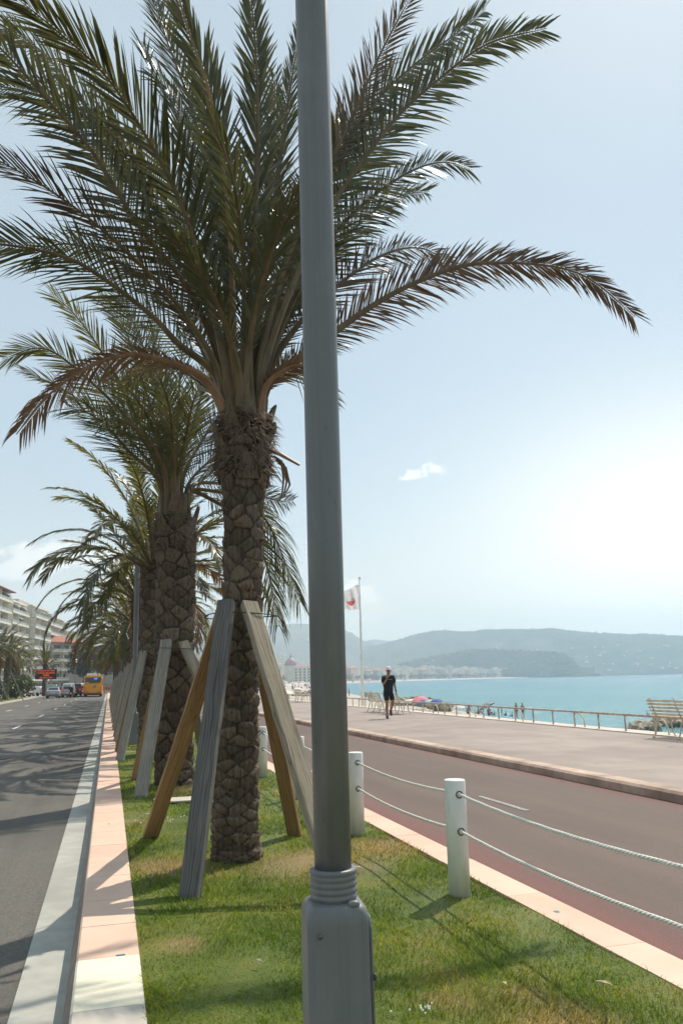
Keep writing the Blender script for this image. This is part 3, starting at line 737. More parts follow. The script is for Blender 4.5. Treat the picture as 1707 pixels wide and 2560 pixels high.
for i in range(2, 14):
    c = copy_tree(palm3 if i % 2 == 0 else palm4); r = random.Random(i)
    c.location = (.9-.012*i*1.0+r.uniform(-.06, .06), ROWY[i]+r.uniform(-.3, .3), 0); c.rotation_euler.z = r.uniform(0, 6.28); s = r.uniform(.86, 1.04); c.scale = (s, s, s)
    c['label'] = '%s date palm along the lawn beside the road, counted from the camera' % ORD[i]
# ---- palms on the far verge across the road
LEFT = [(-12.4, 84, 1.15), (-11.3, 92, 1.2), (-11.8, 105, 1.15), (-12.4, 118, 1.1), (-13.2, 131, 1.05), (-14.5, 112, 1.0), (-9.75, 137, 1.12)]
LL = ['far left date palm at the picture edge across the road', 'date palm behind the blue lane sign on the far verge', 'date palm with two white props between blue sign and message board',
      'dark trunked date palm left of the green shrub on the far verge', 'slim date palm half hidden behind others on the far verge', 'date palm crown filling the gap in front of the white flats',
      'tall spreading date palm right behind the message board']
for i, (x, y, s) in enumerate(LEFT):
    c = copy_tree(palm4 if i % 2 else palm3); c.location = (x, y, 0); c.rotation_euler.z = i*1.3; c.scale = (s, s, s)
    c['label'] = LL[i]; c['group'] = 'date palms on the far verge'

# ------------------------------------------------------------------ wooden props
def prop(base, top, w, th, facing, mat, label, group='wooden props of the palms', name='wooden_prop'):
    base = Vector(base); top = Vector(top); d = (top-base); L = d.length; d.normalize()
    f = Vector(facing); f = (f-d*f.dot(d)).normalized(); s = d.cross(f)
    mb = MB(); n = 14; rng = random.Random(int(base.x*100)+int(base.y*10))
    for i in range(n+1):
        z = -.12+(L+.12)*i/n; e = rng.gauss(0, .0018)
        cut = (.05 if i == n else 0)
        for a, b in ((-1, -1), (1, -1), (1, 1), (-1, 1)):
            mb.v.append((a*w/2+e, b*th/2+e*.5, z-cut*(b < 0)*.6))
    for i in range(n):
        for k in range(4): mb.f.append((i*4+k, i*4+(k+1) % 4, i*4+4+(k+1) % 4, i*4+4+k))
    mb.f += [(3, 2, 1, 0), (n*4, n*4+1, n*4+2, n*4+3)]; mb.mi = [0]*len(mb.f)
    o = mb.build(name, mat, None, False, bevel=.006, seg=1)
    o.matrix_world = Matrix(((s.x, f.x, d.x, base.x), (s.y, f.y, d.y, base.y), (s.z, f.z, d.z, base.z), (0, 0, 0, 1)))
    return tag(o, label, 'wooden prop', group)
def prop_px(bpx, tpx, yb, yt, **kw):
    b = atY(bpx[0]*V, bpx[1]*V, yb); t = atY(tpx[0]*V, tpx[1]*V, yt); b.z = max(b.z, -.02) if abs(b.z) < .1 else b.z
    return prop(b, t, **kw)
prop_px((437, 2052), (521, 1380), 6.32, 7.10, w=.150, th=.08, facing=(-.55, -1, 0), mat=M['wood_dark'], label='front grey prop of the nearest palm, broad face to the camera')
prop_px((348, 1916), (517, 1400), 8.70, 7.36, w=.150, th=.06, facing=(.1, -1, 0), mat=M['wood_tan'], label='tan prop leaning left of the nearest palm, base near the pink kerb')
prop_px((676, 1912), (592, 1470), 8.30, 7.55, w=.135, th=.07, facing=(-.5, -1, 0), mat=M['wood_tan'], label='orange tan prop right of the nearest trunk, behind the grey plank')
prop((1.60, 5.78, 0), atY(571*V, 1384*V, 7.10), .158, .07, (.40, -1, 0), M['wood_pale'], 'pale grey prop with a knot leaning right, foot hidden by the lamp post')
prop_px((320, 1850), (383, 1470), 11.8, 12.72, w=.17, th=.08, facing=(-.5, -1, 0), mat=M['wood_grey'], label='front pale prop of the second palm, sunlit right edge')
prop_px((312, 1790), (378, 1490), 13.9, 13.1, w=.14, th=.07, facing=(-.8, -1, 0), mat=M['wood_tan'], label='brown prop behind the pale front prop of the second palm')
prop_px((520, 1690), (420, 1474), 12.0, 12.78, w=.17, th=.07, facing=(.4, -1, 0), mat=M['wood_pale'], label='sunlit prop on the right side of the second palm')
prop_px((470, 1745), (425, 1500), 14.0, 13.2, w=.15, th=.07, facing=(-.5, -1, 0), mat=M['wood_grey'], label='rear right prop of the second palm, mostly behind other planks')
PROT = None
props_master = []
for (bx, by, tx, ty) in ((-.66, -1.15, -.22, -.24), (.62, -1.15, .2, -.25), (-.66, 1.15, -.22, .24), (.62, 1.15, .22, .24)):
    props_master.append(((bx, by, 0), (tx, ty, 2.2)))
ROWLAB = ['third', 'fourth'] + ORD[2:]
SIDE = ['front road-side', 'front sea-side', 'rear road-side', 'rear sea-side']
first = None
for i in range(0, 12):
    x0 = .93-.012*i; y0 = ROWY[i]
    for k, (b, t) in enumerate(props_master):
        if first is None or k >= len(first):
            first = first or []
            o = prop((b[0]+x0, b[1]+y0, 0), (t[0]+x0, t[1]+y0, 2.2), .16, .08, (-.5, -1, 0) if k in (0, 2) else (.4, -1, 0), (M['wood_grey'], M['wood_pale'], M['wood_tan'], M['wood_grey'])[k], 'x')
            first.append((o, x0, y0))
        else:
            src, sx, sy = first[k]; o = src.copy(); COL.objects.link(o); o.matrix_world = Matrix.Translation((x0-sx, y0-sy, 0)) @ src.matrix_world
        o['label'] = '%s wooden prop of the %s palm in the row beside the road' % (SIDE[k], ROWLAB[i])
# props across the road
for i, (b, t, lab) in enumerate([
    ((-10.3, 78.5, 0), (-11.6, 79.2, 3.3), 'white sunlit prop nearest the kerb, left of the blue lane sign pole'),
    ((-10.9, 85.0, 0), (-12.3, 85.2, 3.0), 'long white prop crossing behind the blue lane sign pole'),
    ((-10.4, 90.0, 0), (-11.9, 90.2, 3.0), 'grey thin prop right of the blue lane sign pole'),
    ((-10.7, 98.0, 0), (-12.0, 98.2, 3.2), 'white prop leaning on the dark trunk right of the blue sign'),
    ((-9.95, 106.0, 0), (-11.5, 106.2, 3.4), 'rightmost white prop before the green shrub on the far verge'),
    ((-9.25, 136.4, 0), (-9.7, 136.6, 2.6), 'pale prop of the tall palm right behind the message board')]):
    o = first[0][0].copy(); o.data = o.data; COL.objects.link(o)
    b = Vector(b); t = Vector(t); d = (t-b); L = d.length; d.normalize(); f = Vector((.3, -1, 0)); f = (f-d*f.dot(d)).normalized(); s = d.cross(f)
    k = L/2.42
    o.matrix_world = Matrix(((s.x, f.x, d.x*k, b.x), (s.y, f.y, d.y*k, b.y), (s.z, f.z, d.z*k, b.z), (0, 0, 0, 1)))
    o['label'] = lab; o['group'] = 'wooden props on the far verge'
# tie wires
def tie(c, r, z, label):
    mb = MB(); pts = [(c[0]+math.cos(a)*r*(1+.05*math.sin(3*a)), c[1]+math.sin(a)*r, z+.01*math.sin(2*a)) for a in [2*PI*k/28 for k in range(29)]]
    mb.tube(pts, .005, 5, False); mb.tube([(c[0]-r*.95, c[1]-r*.35, z), (c[0]-r*1.06, c[1]-r*.42, z-.03), (c[0]-r*1.02, c[1]-r*.45, z-.06)], .007, 5)
    return tag(mb.build('tie_wire', M['wire']), label, 'wire')
tie((1.15, 7.32), .335, 2.09, 'thin dark wire tied round the props of the nearest palm')
tie((.93, 12.98), .43, 2.02, 'thin dark wire tied round the props of the second palm')

# ------------------------------------------------------------------ setting: ground, road, kerbs, lawn, path, promenade
def flat(name, x0, x1, y0, y1, z, mat, nx=2, ny=2):
    o = grid_obj(name, list(np.linspace(x0, x1, nx)), list(np.linspace(y0, y1, ny)), lambda x, y: z, mat)
    return tag(o, kind='structure')
YN, YF = -25, 420
flat('ground', -1400, 12.6, -450, 5100, -.40, M['ground'])
flat('road', -9.95, -.42, YN, YF, -.172, M['asphalt'])
flat('gutter', -.43, -.155, YN, 150, -.164, M['gutter'])
# left kerb: stones with slightly open joints, sloping road face
def kerb_row(name, x_face_foot, x_edge, x_back, z, zfoot, y0, y1, first_joints, rng, step=.72):
    ys = [y0]+list(first_joints)
    while ys[-1] < 40: ys.append(ys[-1]+step*rng.uniform(.9, 1.1))
    while ys[-1] < y1: ys.append(ys[-1]+4)
    mb = MB(); tint = []
    for i in range(len(ys)-1):
        a, b = ys[i]+.003, ys[i+1]-.003; ch = .012 if x_edge < x_back else -.012; dz = rng.uniform(-.002, .002)
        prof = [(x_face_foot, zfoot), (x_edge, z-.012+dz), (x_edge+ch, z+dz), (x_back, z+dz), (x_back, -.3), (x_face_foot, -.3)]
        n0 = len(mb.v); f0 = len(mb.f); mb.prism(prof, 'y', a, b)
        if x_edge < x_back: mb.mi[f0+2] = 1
        t = rng.uniform(.1, .55)
        if y0 < 0 and name == 'kerb' and x_back < 1: 
            if i == 1: t = .90
            if i == 0: t = 1.0
        tint += [t]*(len(mb.v)-n0)
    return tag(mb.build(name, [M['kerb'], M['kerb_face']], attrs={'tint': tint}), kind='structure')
rk = random.Random(3)
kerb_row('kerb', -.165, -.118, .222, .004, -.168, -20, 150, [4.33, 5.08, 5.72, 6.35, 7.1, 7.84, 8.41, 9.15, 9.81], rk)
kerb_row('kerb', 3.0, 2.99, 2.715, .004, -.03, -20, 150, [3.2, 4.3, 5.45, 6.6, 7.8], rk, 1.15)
mbk = MB(); mbk.prism([(-9.93, -.3), (-9.93, 0), (-10.2, .003), (-10.2, -.3)], 'y', -20, 125); 
tag(mbk.build('kerb', M['coping']), kind='structure')
def lawnz(x, y): return -.012+.010*math.sin(x*3.1+y*1.3)+.006*math.sin(x*7.7-y*5.1)
tag(grid_obj('lawn', list(np.linspace(.215, 2.722, 24)), list(np.concatenate([np.linspace(-4, 14, 120), np.linspace(14.3, 150, 120)])), lawnz, M['lawn'], smooth=True), kind='structure')
flat('verge', -16, -10.18, YN, 125, -.01, M['lawn'])
flat('far_carriageway', -27, -16, YN, YF, -.18, M['asphalt'])
flat('far_pavement', -34, -27, YN, YF, -.06, M['coping'])
flat('cycle_path', 2.98, 6.52, YN, 400, -.006, M['cycle_path'])
mbk = MB(); y = -8; rr_ = random.Random(2)
while y < 400:
    st = 1.2 if y < 40 else 12
    mbk.prism([(6.5, -.2), (6.5, .090), (6.535, .121), (6.78, .121), (6.74, -.2)], 'y', y+.002, y+st-.002); y += st
tag(mbk.build('promenade_kerb', M['promenade_kerb']), kind='structure')
def railx(y): return 12.1+.012*(y-15)
def strip(name, xa, xb, z, mat, y0=-25, y1=330, n=40, zb=None):
    ys = list(np.linspace(y0, y1, n)); vs = []; 
    for y in ys: vs += [(xa(y), y, z), (xb(y), y, z if zb is None else zb)]
    return tag(mesh_obj(name, vs, [(2*i, 2*i+1, 2*i+3, 2*i+2) for i in range(n-1)], mat), kind='structure')
strip('promenade', lambda y: 6.69, lambda y: railx(y)-.2, .12, M['promenade'])
mbc = MB(); ys = np.linspace(-25, 330, 60)
for a, b in zip(ys[:-1], ys[1:]):
    p = [(railx(a)-.2, a), (railx(a)+.45, a), (railx(b)+.45, b), (railx(b)-.2, b)]; mbc.prism(p, 'z', -.1, .135)
tag(mbc.build('coping', M['coping']), kind='structure')
strip('seawall', lambda y: railx(y)+.40, lambda y: railx(y)+.42, .0, M['seawall'], zb=-4.2)

# painted marks
def mark(name, c, d, z, mat=None, rz=0):
    mb = MB(); mb.box((c[0], c[1], z), (d[0], d[1], .003), rz); return tag(mb.build(name, mat or M['road_paint']), kind='structure')
for x in (-3.62, -6.75):
    for y in np.arange(22.5, 130, 13.0): mark('road_marking', (x, y+1.4, 0), (.12, 2.9 if y > 30 else 1.2), -.168)
for y in np.arange(8.7, 80, 7.5): mark('road_marking', (4.63, y+.6, 0), (.075, 1.25), -.0025, M['worn_paint'])
mbx = MB()      # road expansion joint
mbx.tube([(-9.9, 14.2, -.172), (-6, 17.2, -.172), (-2.4, 20.9, -.172), (-.43, 22.9, -.172)], .012, 4); tag(mbx.build('road_joint', M['wire']), kind='structure')
mark('paint_spot', (.12, 5.09, 0), (.05, .014), .0065, M['blue_chalk']); mark('paint_spot', (2.83, 5.0, 0), (.03, .035), .0065, M['blue_chalk'])
mbu = MB(); mbu.box((.87, 11.15, .012), (.5, .35, .02)); tag(mbu.build('utility_cover', M['coping'], bevel=.004), 'pale flat stone cover lying in the grass before the second palm', 'cover')

# ------------------------------------------------------------------ grass blades (uncountable)
def build_grass():
    rng = np.random.default_rng(11)
    bands = [(3.0, 4.6, 5200, .0048, .050), (4.6, 6.6, 3400, .0060, .050), (6.6, 9.5, 1900, .008, .050), (9.5, 15, 800, .012, .05), (15, 40, 170, .022, .055)]
    VV = []; FF = []; TT = []; off = 0
    for (y0, y1, den, w, h) in bands:
        n = int((y1-y0)*2.5*den)
        x = rng.uniform(.225, 2.715, n); y = rng.uniform(y0, y1, n)
        hh = h*.62*rng.uniform(.4, 1.3, n); hh *= .72+.55*(np.sin(x*4.1+y*1.7)*np.sin(y*3.3-x*2.2)*.5+.5)
        tall = rng.random(n) > .995; hh = np.where(tall, hh*2.1, hh)
        ed = (x < .3) | (x > 2.64); hh = np.where(ed & (rng.random(n) > .6), hh*1.3, hh)
        az = rng.uniform(0, 2*PI, n); az2 = rng.normal(0, 1.1, n)+2.5*np.sin(x*5.3+1.3*np.sin(y*2.1))+2.0*np.sin(y*4.7-x*1.9); ln = rng.uniform(.35, 1.3, n)*hh
        sx, sy = np.cos(az)*w*.5, np.sin(az)*w*.5; lx, ly = np.cos(az2)*ln, np.sin(az2)*ln
        z = np.array([-.016]*n)
        v = np.stack([np.stack([x-sx, y-sy, z], -1), np.stack([x+sx, y+sy, z], -1),
                      np.stack([x+lx*.4-sx*.75, y+ly*.4-sy*.75, z+hh*.62], -1), np.stack([x+lx*.4+sx*.75, y+ly*.4+sy*.75, z+hh*.62], -1),
                      np.stack([x+lx, y+ly, z+hh*.95], -1)], 1)
        VV.append(v.reshape(-1, 3)); b = np.arange(n)[:, None]*5+off
        FF.append((b, n)); TT.append(np.repeat(rng.random(n), 5)); off += n*5
    verts = np.concatenate(VV); nv = len(verts); nb = nv//5
    me = bpy.data.meshes.new('grass'); me.vertices.add(nv); me.vertices.foreach_set('co', verts.ravel())
    b = np.arange(nb)[:, None]*5
    loops = np.concatenate([b+np.array([0, 1, 3, 2]), b+np.array([2, 3, 4])], 1).ravel()
    me.loops.add(len(loops)); me.loops.foreach_set('vertex_index', loops.astype(np.int32))
    me.polygons.add(nb*2)
    st = (np.arange(nb)[:, None]*7+np.array([0, 4])).ravel(); me.polygons.foreach_set('loop_start', st.astype(np.int32))
    me.materials.append(M['blade'])
    at = me.attributes.new('tint', 'FLOAT', 'POINT'); at.data.foreach_set('value', np.concatenate(TT).astype(np.float32))
    me.update(calc_edges=True); me.validate()
    o = bpy.data.objects.new('grass', me); COL.objects.link(o)
    tag(o, 'short mown green grass with dry straw coloured patches on the median lawn', 'grass', kind='stuff')
build_grass()
rf = random.Random(9); mbf = MB()
for (cx, cy, n, sp) in ((1.42, 3.75, 14, .07), (.62, 9.4, 20, .25)):
    for k in range(n): mbf.ball((cx+rf.gauss(0, sp), cy+rf.gauss(0, sp*.6), .035+rf.random()*.02), .0055 if cy < 5 else .009, 6, 4)
tag(mbf.build('clover_flowers', M['flower']), 'tiny white clover heads scattered in the lawn', 'flowers', kind='stuff')
for k, (x, y, s) in enumerate([(.82, 4.62, .03), (1.9, 3.9, .028), (2.35, 3.75, .045), (1.66, 4.3, .02), (1.95, 6.5, .05), (.9, 3.45, .035), (1.62, 5.2, .03), (.47, 9.9, .06)]):
    mb = MB(); a = rf.uniform(0, 3); d = Vector((math.cos(a), math.sin(a), 0)); e = Vector((-d.y, d.x, 0)); c = Vector((x, y, .042))
    mb.add([c-d*s, c-d*s*.2+e*s*.35+Vector((0, 0, .006)), c+d*s, c-d*s*.1-e*s*.32+Vector((0, 0, .008)), c+Vector((0, 0, -.002))], [(0, 4, 1), (1, 4, 2), (2, 4, 3), (3, 4, 0)])
    mb.add([v_-Vector((0, 0, .004)) for v_ in map(Vector, mb.v[:4])], [(3, 2, 1, 0)])
    tag(mb.build('dry_leaf', M['dry_leaf']), 'small pale dry leaf or scrap lying on the lawn grass', 'leaf', 'dry scraps on the lawn')

# ------------------------------------------------------------------ bollards and ropes
def bollard_master():
    t = thing('bollard', 'x', 'bollard', (2.43, 5.62, 0), 0, 'white bollards of the rope fence')
    mb = MB(); mb.lathe([(.076, -.05), (.076, .768), (.0735, .774), (.069, .776), (.05, .7765)], 40)
    mb.build('post', M['white_paint'], t, True).data
    for z in (.43, .68):
        for sy in (-1, 1):
            m2 = MB(); m2.lathe([(.027, -.012), (.027, .004), (.022, .006), (.018, .003), (.017, -.004), (.004, -.005)], 18, cap=False)
            o = m2.build('eyelet', M['steel'], t, True); o.rotation_euler = (-sy*PI/2, 0, 0); o.location = (0, sy*.0735, z)
    for p in t.children:
        if p.name.startswith('post'):
            for f in p.data.polygons: f.use_smooth = abs(f.normal.z) < .5
    return t
BY = [2.93, 5.62, 8.10, 10.7, 13.3, 15.8, 18.3, 20.8, 23.3, 25.8, 28.3, 30.8, 33.3]
BL = ['white bollard just outside on the right, holding the near ropes', 'nearest white bollard, standing alone right of the lamp post', 'white bollard half hidden right beside the grey lamp post', 'white bollard seen behind the tan prop and grey plank', 'white bollard just right of the nearest palm trunk']
bm0 = bollard_master()
for i, y in enumerate(BY):
    b = bm0 if i == 1 else copy_tree(bm0)
    b.location = (2.43, y, 0); b['label'] = BL[i] if i < 5 else 'white bollard far down the rope fence, %s from the camera' % ORD[i-3]
def rope_mesh(y0, y1, z, sag, twisted):
    L = y1-y0; mb = MB()
    n = int(L/.004) if twisted else 14
    def c(t): return Vector((2.43, y0+L*t, z-sag*4*t*(1-t)))
    if twisted:
        for s in range(3):
            pts = [c(i/n)+Vector((math.cos(i*.27+s*2.094), 0, math.sin(i*.27+s*2.094)))*.0060 for i in range(0, n+1)]
            mb.tube(pts, .0054, 5)
    else: mb.tube([c(i/n) for i in range(n+1)], .009, 6)
    return mb
for i in range(len(BY)-1):
    for lv, (z, nm) in enumerate(((.43, 'lower'), (.68, 'upper'))):
        o = rope_mesh(BY[i]+.08, BY[i+1]-.08, z, .035, i < 3).build('rope', M['rope'], None, True)
        w = ['nearest right of the lone bollard', 'from the lone bollard to the one beside the lamp post', 'behind the lamp post toward the nearest palm'][i] if i < 3 else 'in the %s gap between bollards from the camera' % (['first', 'second', 'third']+ORD+[''])[i+1 if i < 3 else i]
        tag(o, '%s white twisted rope %s' % (nm, w), 'rope', 'ropes of the fence')

# ------------------------------------------------------------------ lamp posts
def lamp_post():
    t = thing('street_lamp', 'big grey lamp post standing in the foreground lawn', 'street lamp', (.757, 2.79, 0), 0, 'grey lamp posts of the median')
    # cast base: rounded square box with shoulders
    def rsq(hw, r, n=6):
        P = []
        for cx, cy, a0 in ((1, 1, 0), (-1, 1, 90), (-1, -1, 180), (1, -1, 270)):
            for k in range(n+1):
                a = R(a0+90*k/n); P.append((cx*(hw-r)+math.cos(a)*r, cy*(hw-r)+math.sin(a)*r))
        return P
    mb = MB(); rings = [(.112, .03, -.1), (.112, .03, .02), (.102, .026, .05), (.102, .026, .722), (.100, .026, .748), (.095, .028, .766), (.088, .034, .777), (.078, .04, .783)]
    prev = None
    for hw, r, z in rings:
        P = rsq(hw, r); n0 = len(mb.v); mb.v += [(x, y, z) for x, y in P]; n = len(P)
        if prev is not None:
            for k in range(n): mb.f.append((prev+k, prev+(k+1) % n, n0+(k+1) % n, n0+k)); mb.mi.append(0)
        prev = n0
    mb.f.append(tuple(range(prev, prev+n))); mb.mi.append(0)
    base = mb.build('base', M['grey_metal'], t, True)
    base.rotation_euler.z = R(-6)
    for (sx_, sz_) in ((-.075, .70), (.075, .70), (-.075, .12)):
        m2 = MB(); m2.lathe([(.008, 0), (.008, .004), (.005, .006)], 8); bo = m2.build('bolt', M['steel'], t, True); bo.rotation_euler = (PI/2, 0, R(-6)); bo.location = (sx_, -.1015+.008*(sx_ > 0), sz_)
    # raised access panel with rounded lip, and the two casting seams
    m2 = MB(); m2.box((.106, 0, .39), (.008, .150, .70)); 
    pn = m2.build('access_panel', M['grey_metal'], t, False, bevel=.004); pn.rotation_euler.z = R(-6)
    m2 = MB(); m2.tube([(.106, -.08, .06), (.106, -.08, .70), (.100, -.075, .745)], .0055, 8); m2.tube([(.106, .08, .06), (.106, .08, .70), (.100, .075, .745)], .0055, 8)
    sm = m2.build('panel_rim', M['grey_metal'], t, True); sm.rotation_euler.z = R(-6)
    m2 = MB(); m2.ball((.114, -.083, .56), (.007, .010, .012), 8, 6); lt = m2.build('latch', M['steel'], t, True); lt.rotation_euler.z = R(-6)
    m2 = MB(); m2.ball((.052, -.082, .782), (.022, .012, .012), 10, 6); hg = m2.build('hinge', M['grey_metal'], t, True); hg.rotation_euler.z = R(-6)
    prof = [(.079, .775)]
    for k in range(4):
        z = .785+.020*k; prof += [(.074, z), (.0775, z+.004), (.0795, z+.010), (.0775, z+.016)]
    prof += [(.075, .864), (.080, .868), (.080, .876), (.0765, .881), (.06, .881)]
    m3 = MB(); m3.lathe(prof, 40); m3.build('collar', M['grey_metal'], t, True)
    m4 = MB(); m4.lathe([(.0625, .86), (.0645, 2.0), (.0672, 3.4), (.069, 4.6), (.064, 6.6)], 40)
    m4.build('pole', M['grey_metal'], t, True)
    m5 = MB(); m5.lathe([(.05, 6.6), (.09, 6.63), (.09, 6.70), (.06, 6.75)], 24); m5.lathe([(.05, 7.05), (.16, 7.07), (.16, 7.10), (.05, 7.12)], 24); m5.build('fitting', M['grey_metal'], t, True)
    for z, r in ((6.93, .22), (7.36, .30)):
        m6 = MB(); m6.ball((0, 0, z), (r, r, r*.8), 24, 14); m6.build('globe', M['lamp_glass'], t, True)
    return t
lp = lamp_post(); lp.rotation_euler.y = -.0085
for (x, y, lab) in ((.66, 22.0, 'lamp post behind the second palm, round globes among its fronds'), (.62, 41.5, 'slim lamp post further down the palm row')):
    c = copy_tree(lp); c.location = (x, y, 0); c['label'] = lab
for i, (px, D, lab) in enumerate(((228, 150, 'twin globe street lamp just right above the bus roof, far end'), (253, 158, 'second far twin globe street lamp, right of the bus'), (189, 140, 'white twin globe lamp before the cream balcony house'))):
    c = copy_tree(lp); p = atD(px, 1700, D); c.location = (p.x, p.y, -.1); k = .78; c.scale = (k, k, k*.98); c['label'] = lab; c['group'] = 'globe lamps at the far crossing'

# ------------------------------------------------------------------ benches and railing
def bench():
    t = thing('bench', 'x', 'bench', (0, 0, .12), 0, 'slatted benches facing the sea')
    L = 1.9      # along Y, seat towards +X, back on -X
    for k in range(5):
        z = .45; x = .05+.085*k
        mb = MB(); mb.box((x, 0, z+.01*math.sin(k)), (.06, L, .028)); mb.build('seat_slat', M['bench_slat'], t, bevel=.005)
    for k in range(5):
        z = .50+.072*k; x = -.02-.028*k
        mb = MB(); mb.box((x, 0, z), (.024, L, .048)); mb.build('back_slat', M['bench_slat'], t, bevel=.005)
    for y in (-L*.42, 0, L*.42):
        mb = MB(); mb.tube([(-.16, y, .86), (-.10, y, .66), (-.02, y, .46), (.10, y, .425), (.30, y, .43), (.44, y, .45)], .016, 6)
        mb.tube([(.02, y, .44), (-.03, y, .28), (-.07, y, .12), (-.12, y, .02), (-.16, y, .004)], [.018, .018, .016, .016, .02], 6)
        mb.tube([(.36, y, .43), (.34, y, .28), (.37, y, .12), (.42, y, .02), (.46, y, .004)], [.018, .018, .016, .016, .02], 6)
        mb.build('leg_frame', M['bench_iron'], t, True)
    return t
bn = bench(); bn.location = (11.62, 14.78, .12); bn['label'] = 'slatted bench at the right picture edge, seen from behind'
for (x, y, lab, n) in ((10.95, 33.3, 'slatted bench standing left of the walking man', 0), (10.95, 31.1, 'slatted bench directly behind the walking man', 0), (12.0, 52.5, 'distant slatted bench seen beside the leaning grey plank', 0)):
    c = copy_tree(bn); c.location = (x, y, .12); c['label'] = lab
rail = thing('railing', 'low pale tube railing along the sea edge of the promenade', 'railing', (railx(20), 20, .135))
mb = MB(); mb.tube([(railx(y)-railx(20), y-20, .385) for y in np.arange(4, 121, 3)], .030, 8); mb.build('top_rail', M['rail_paint'], rail, True)
yy = 6.0; k = 0
while yy < 96:
    mb = MB(); mb.tube([(railx(yy)-railx(20), yy-20, 0), (railx(yy)-railx(20), yy-20, .37)], .024, 7); mb.build('rail_post', M['rail_paint'], rail, True)
    if k % 3 == 0 and yy < 60:
        mb = MB(); X = railx(yy)-railx(20); mb.tube([(X+.02, yy-20+.08, .36), (X+.02, yy-20-.16, .355), (X+.02, yy-20-.32, .29), (X+.02, yy-20-.42, .16), (X+.02, yy-20-.44, 0)], .02, 7); mb.build('rail_hoop', M['bench_slat'], rail, True)
    yy += 1.15 if yy < 45 else 2.2; k += 1

# ------------------------------------------------------------------ people
def skin_mesh(name, pts, edges, mat, parent, sub=2, root=0, smooth=True):
    me = bpy.data.meshes.new(name); me.from_pydata([p[:3] for p in pts], edges, [])
    me.materials.append(mat)
    o = bpy.data.objects.new(name, me); COL.objects.link(o); o.parent = parent
    sk = o.modifiers.new('skin', 'SKIN'); sk.use_smooth_shade = smooth
    for i, p in enumerate(pts):
        r = p[3]; me.skin_vertices[0].data[i].radius = r if isinstance(r, tuple) else (r, r)
    me.skin_vertices[0].data[root].use_root = True
    if sub:
        s = o.modifiers.new('sub', 'SUBSURF'); s.levels = sub; s.render_levels = sub
    return o
def chain(pts, edges, seq, start=None):
    prev = start
    for p in seq:
        pts.append(p); i = len(pts)-1
        if prev is not None: edges.append((prev, i))
        prev = i
    return prev
def hand(pts, edges, wrist, d, side, curl, k=1.0):
    """palm, four fingers of unequal length, thumb from the side of the palm"""
    d = Vector(d).normalized(); s = Vector(side); s = (s-d*s.dot(d)).normalized(); n = d.cross(s); w = Vector(pts[wrist][:3])
    pm = w+d*.05*k; pts.append((*pm, (.034*k, .018*k))); ip = len(pts)-1; edges.append((wrist, ip))
    for q, (off, ln) in enumerate(((-.028, .062), (-.009, .074), (.010, .070), (.028, .054))):
        a = pm+s*off*k+d*.035*k; b = a+d*ln*.5*k+n*curl*.012*k; c = b+(d*math.cos(curl)+n*math.sin(curl))*ln*.5*k
        chain(pts, edges, [(*a, .011*k), (*b, .0095*k), (*c, .007*k)], ip)
    a = pm-s*.036*k-d*.01*k; b = a+(d*.7-s*.7).normalized()*.03*k; c = b+d*.028*k+n*.01*k
    chain(pts, edges, [(*a, .012*k), (*b, .010*k), (*c, .008*k)], ip)
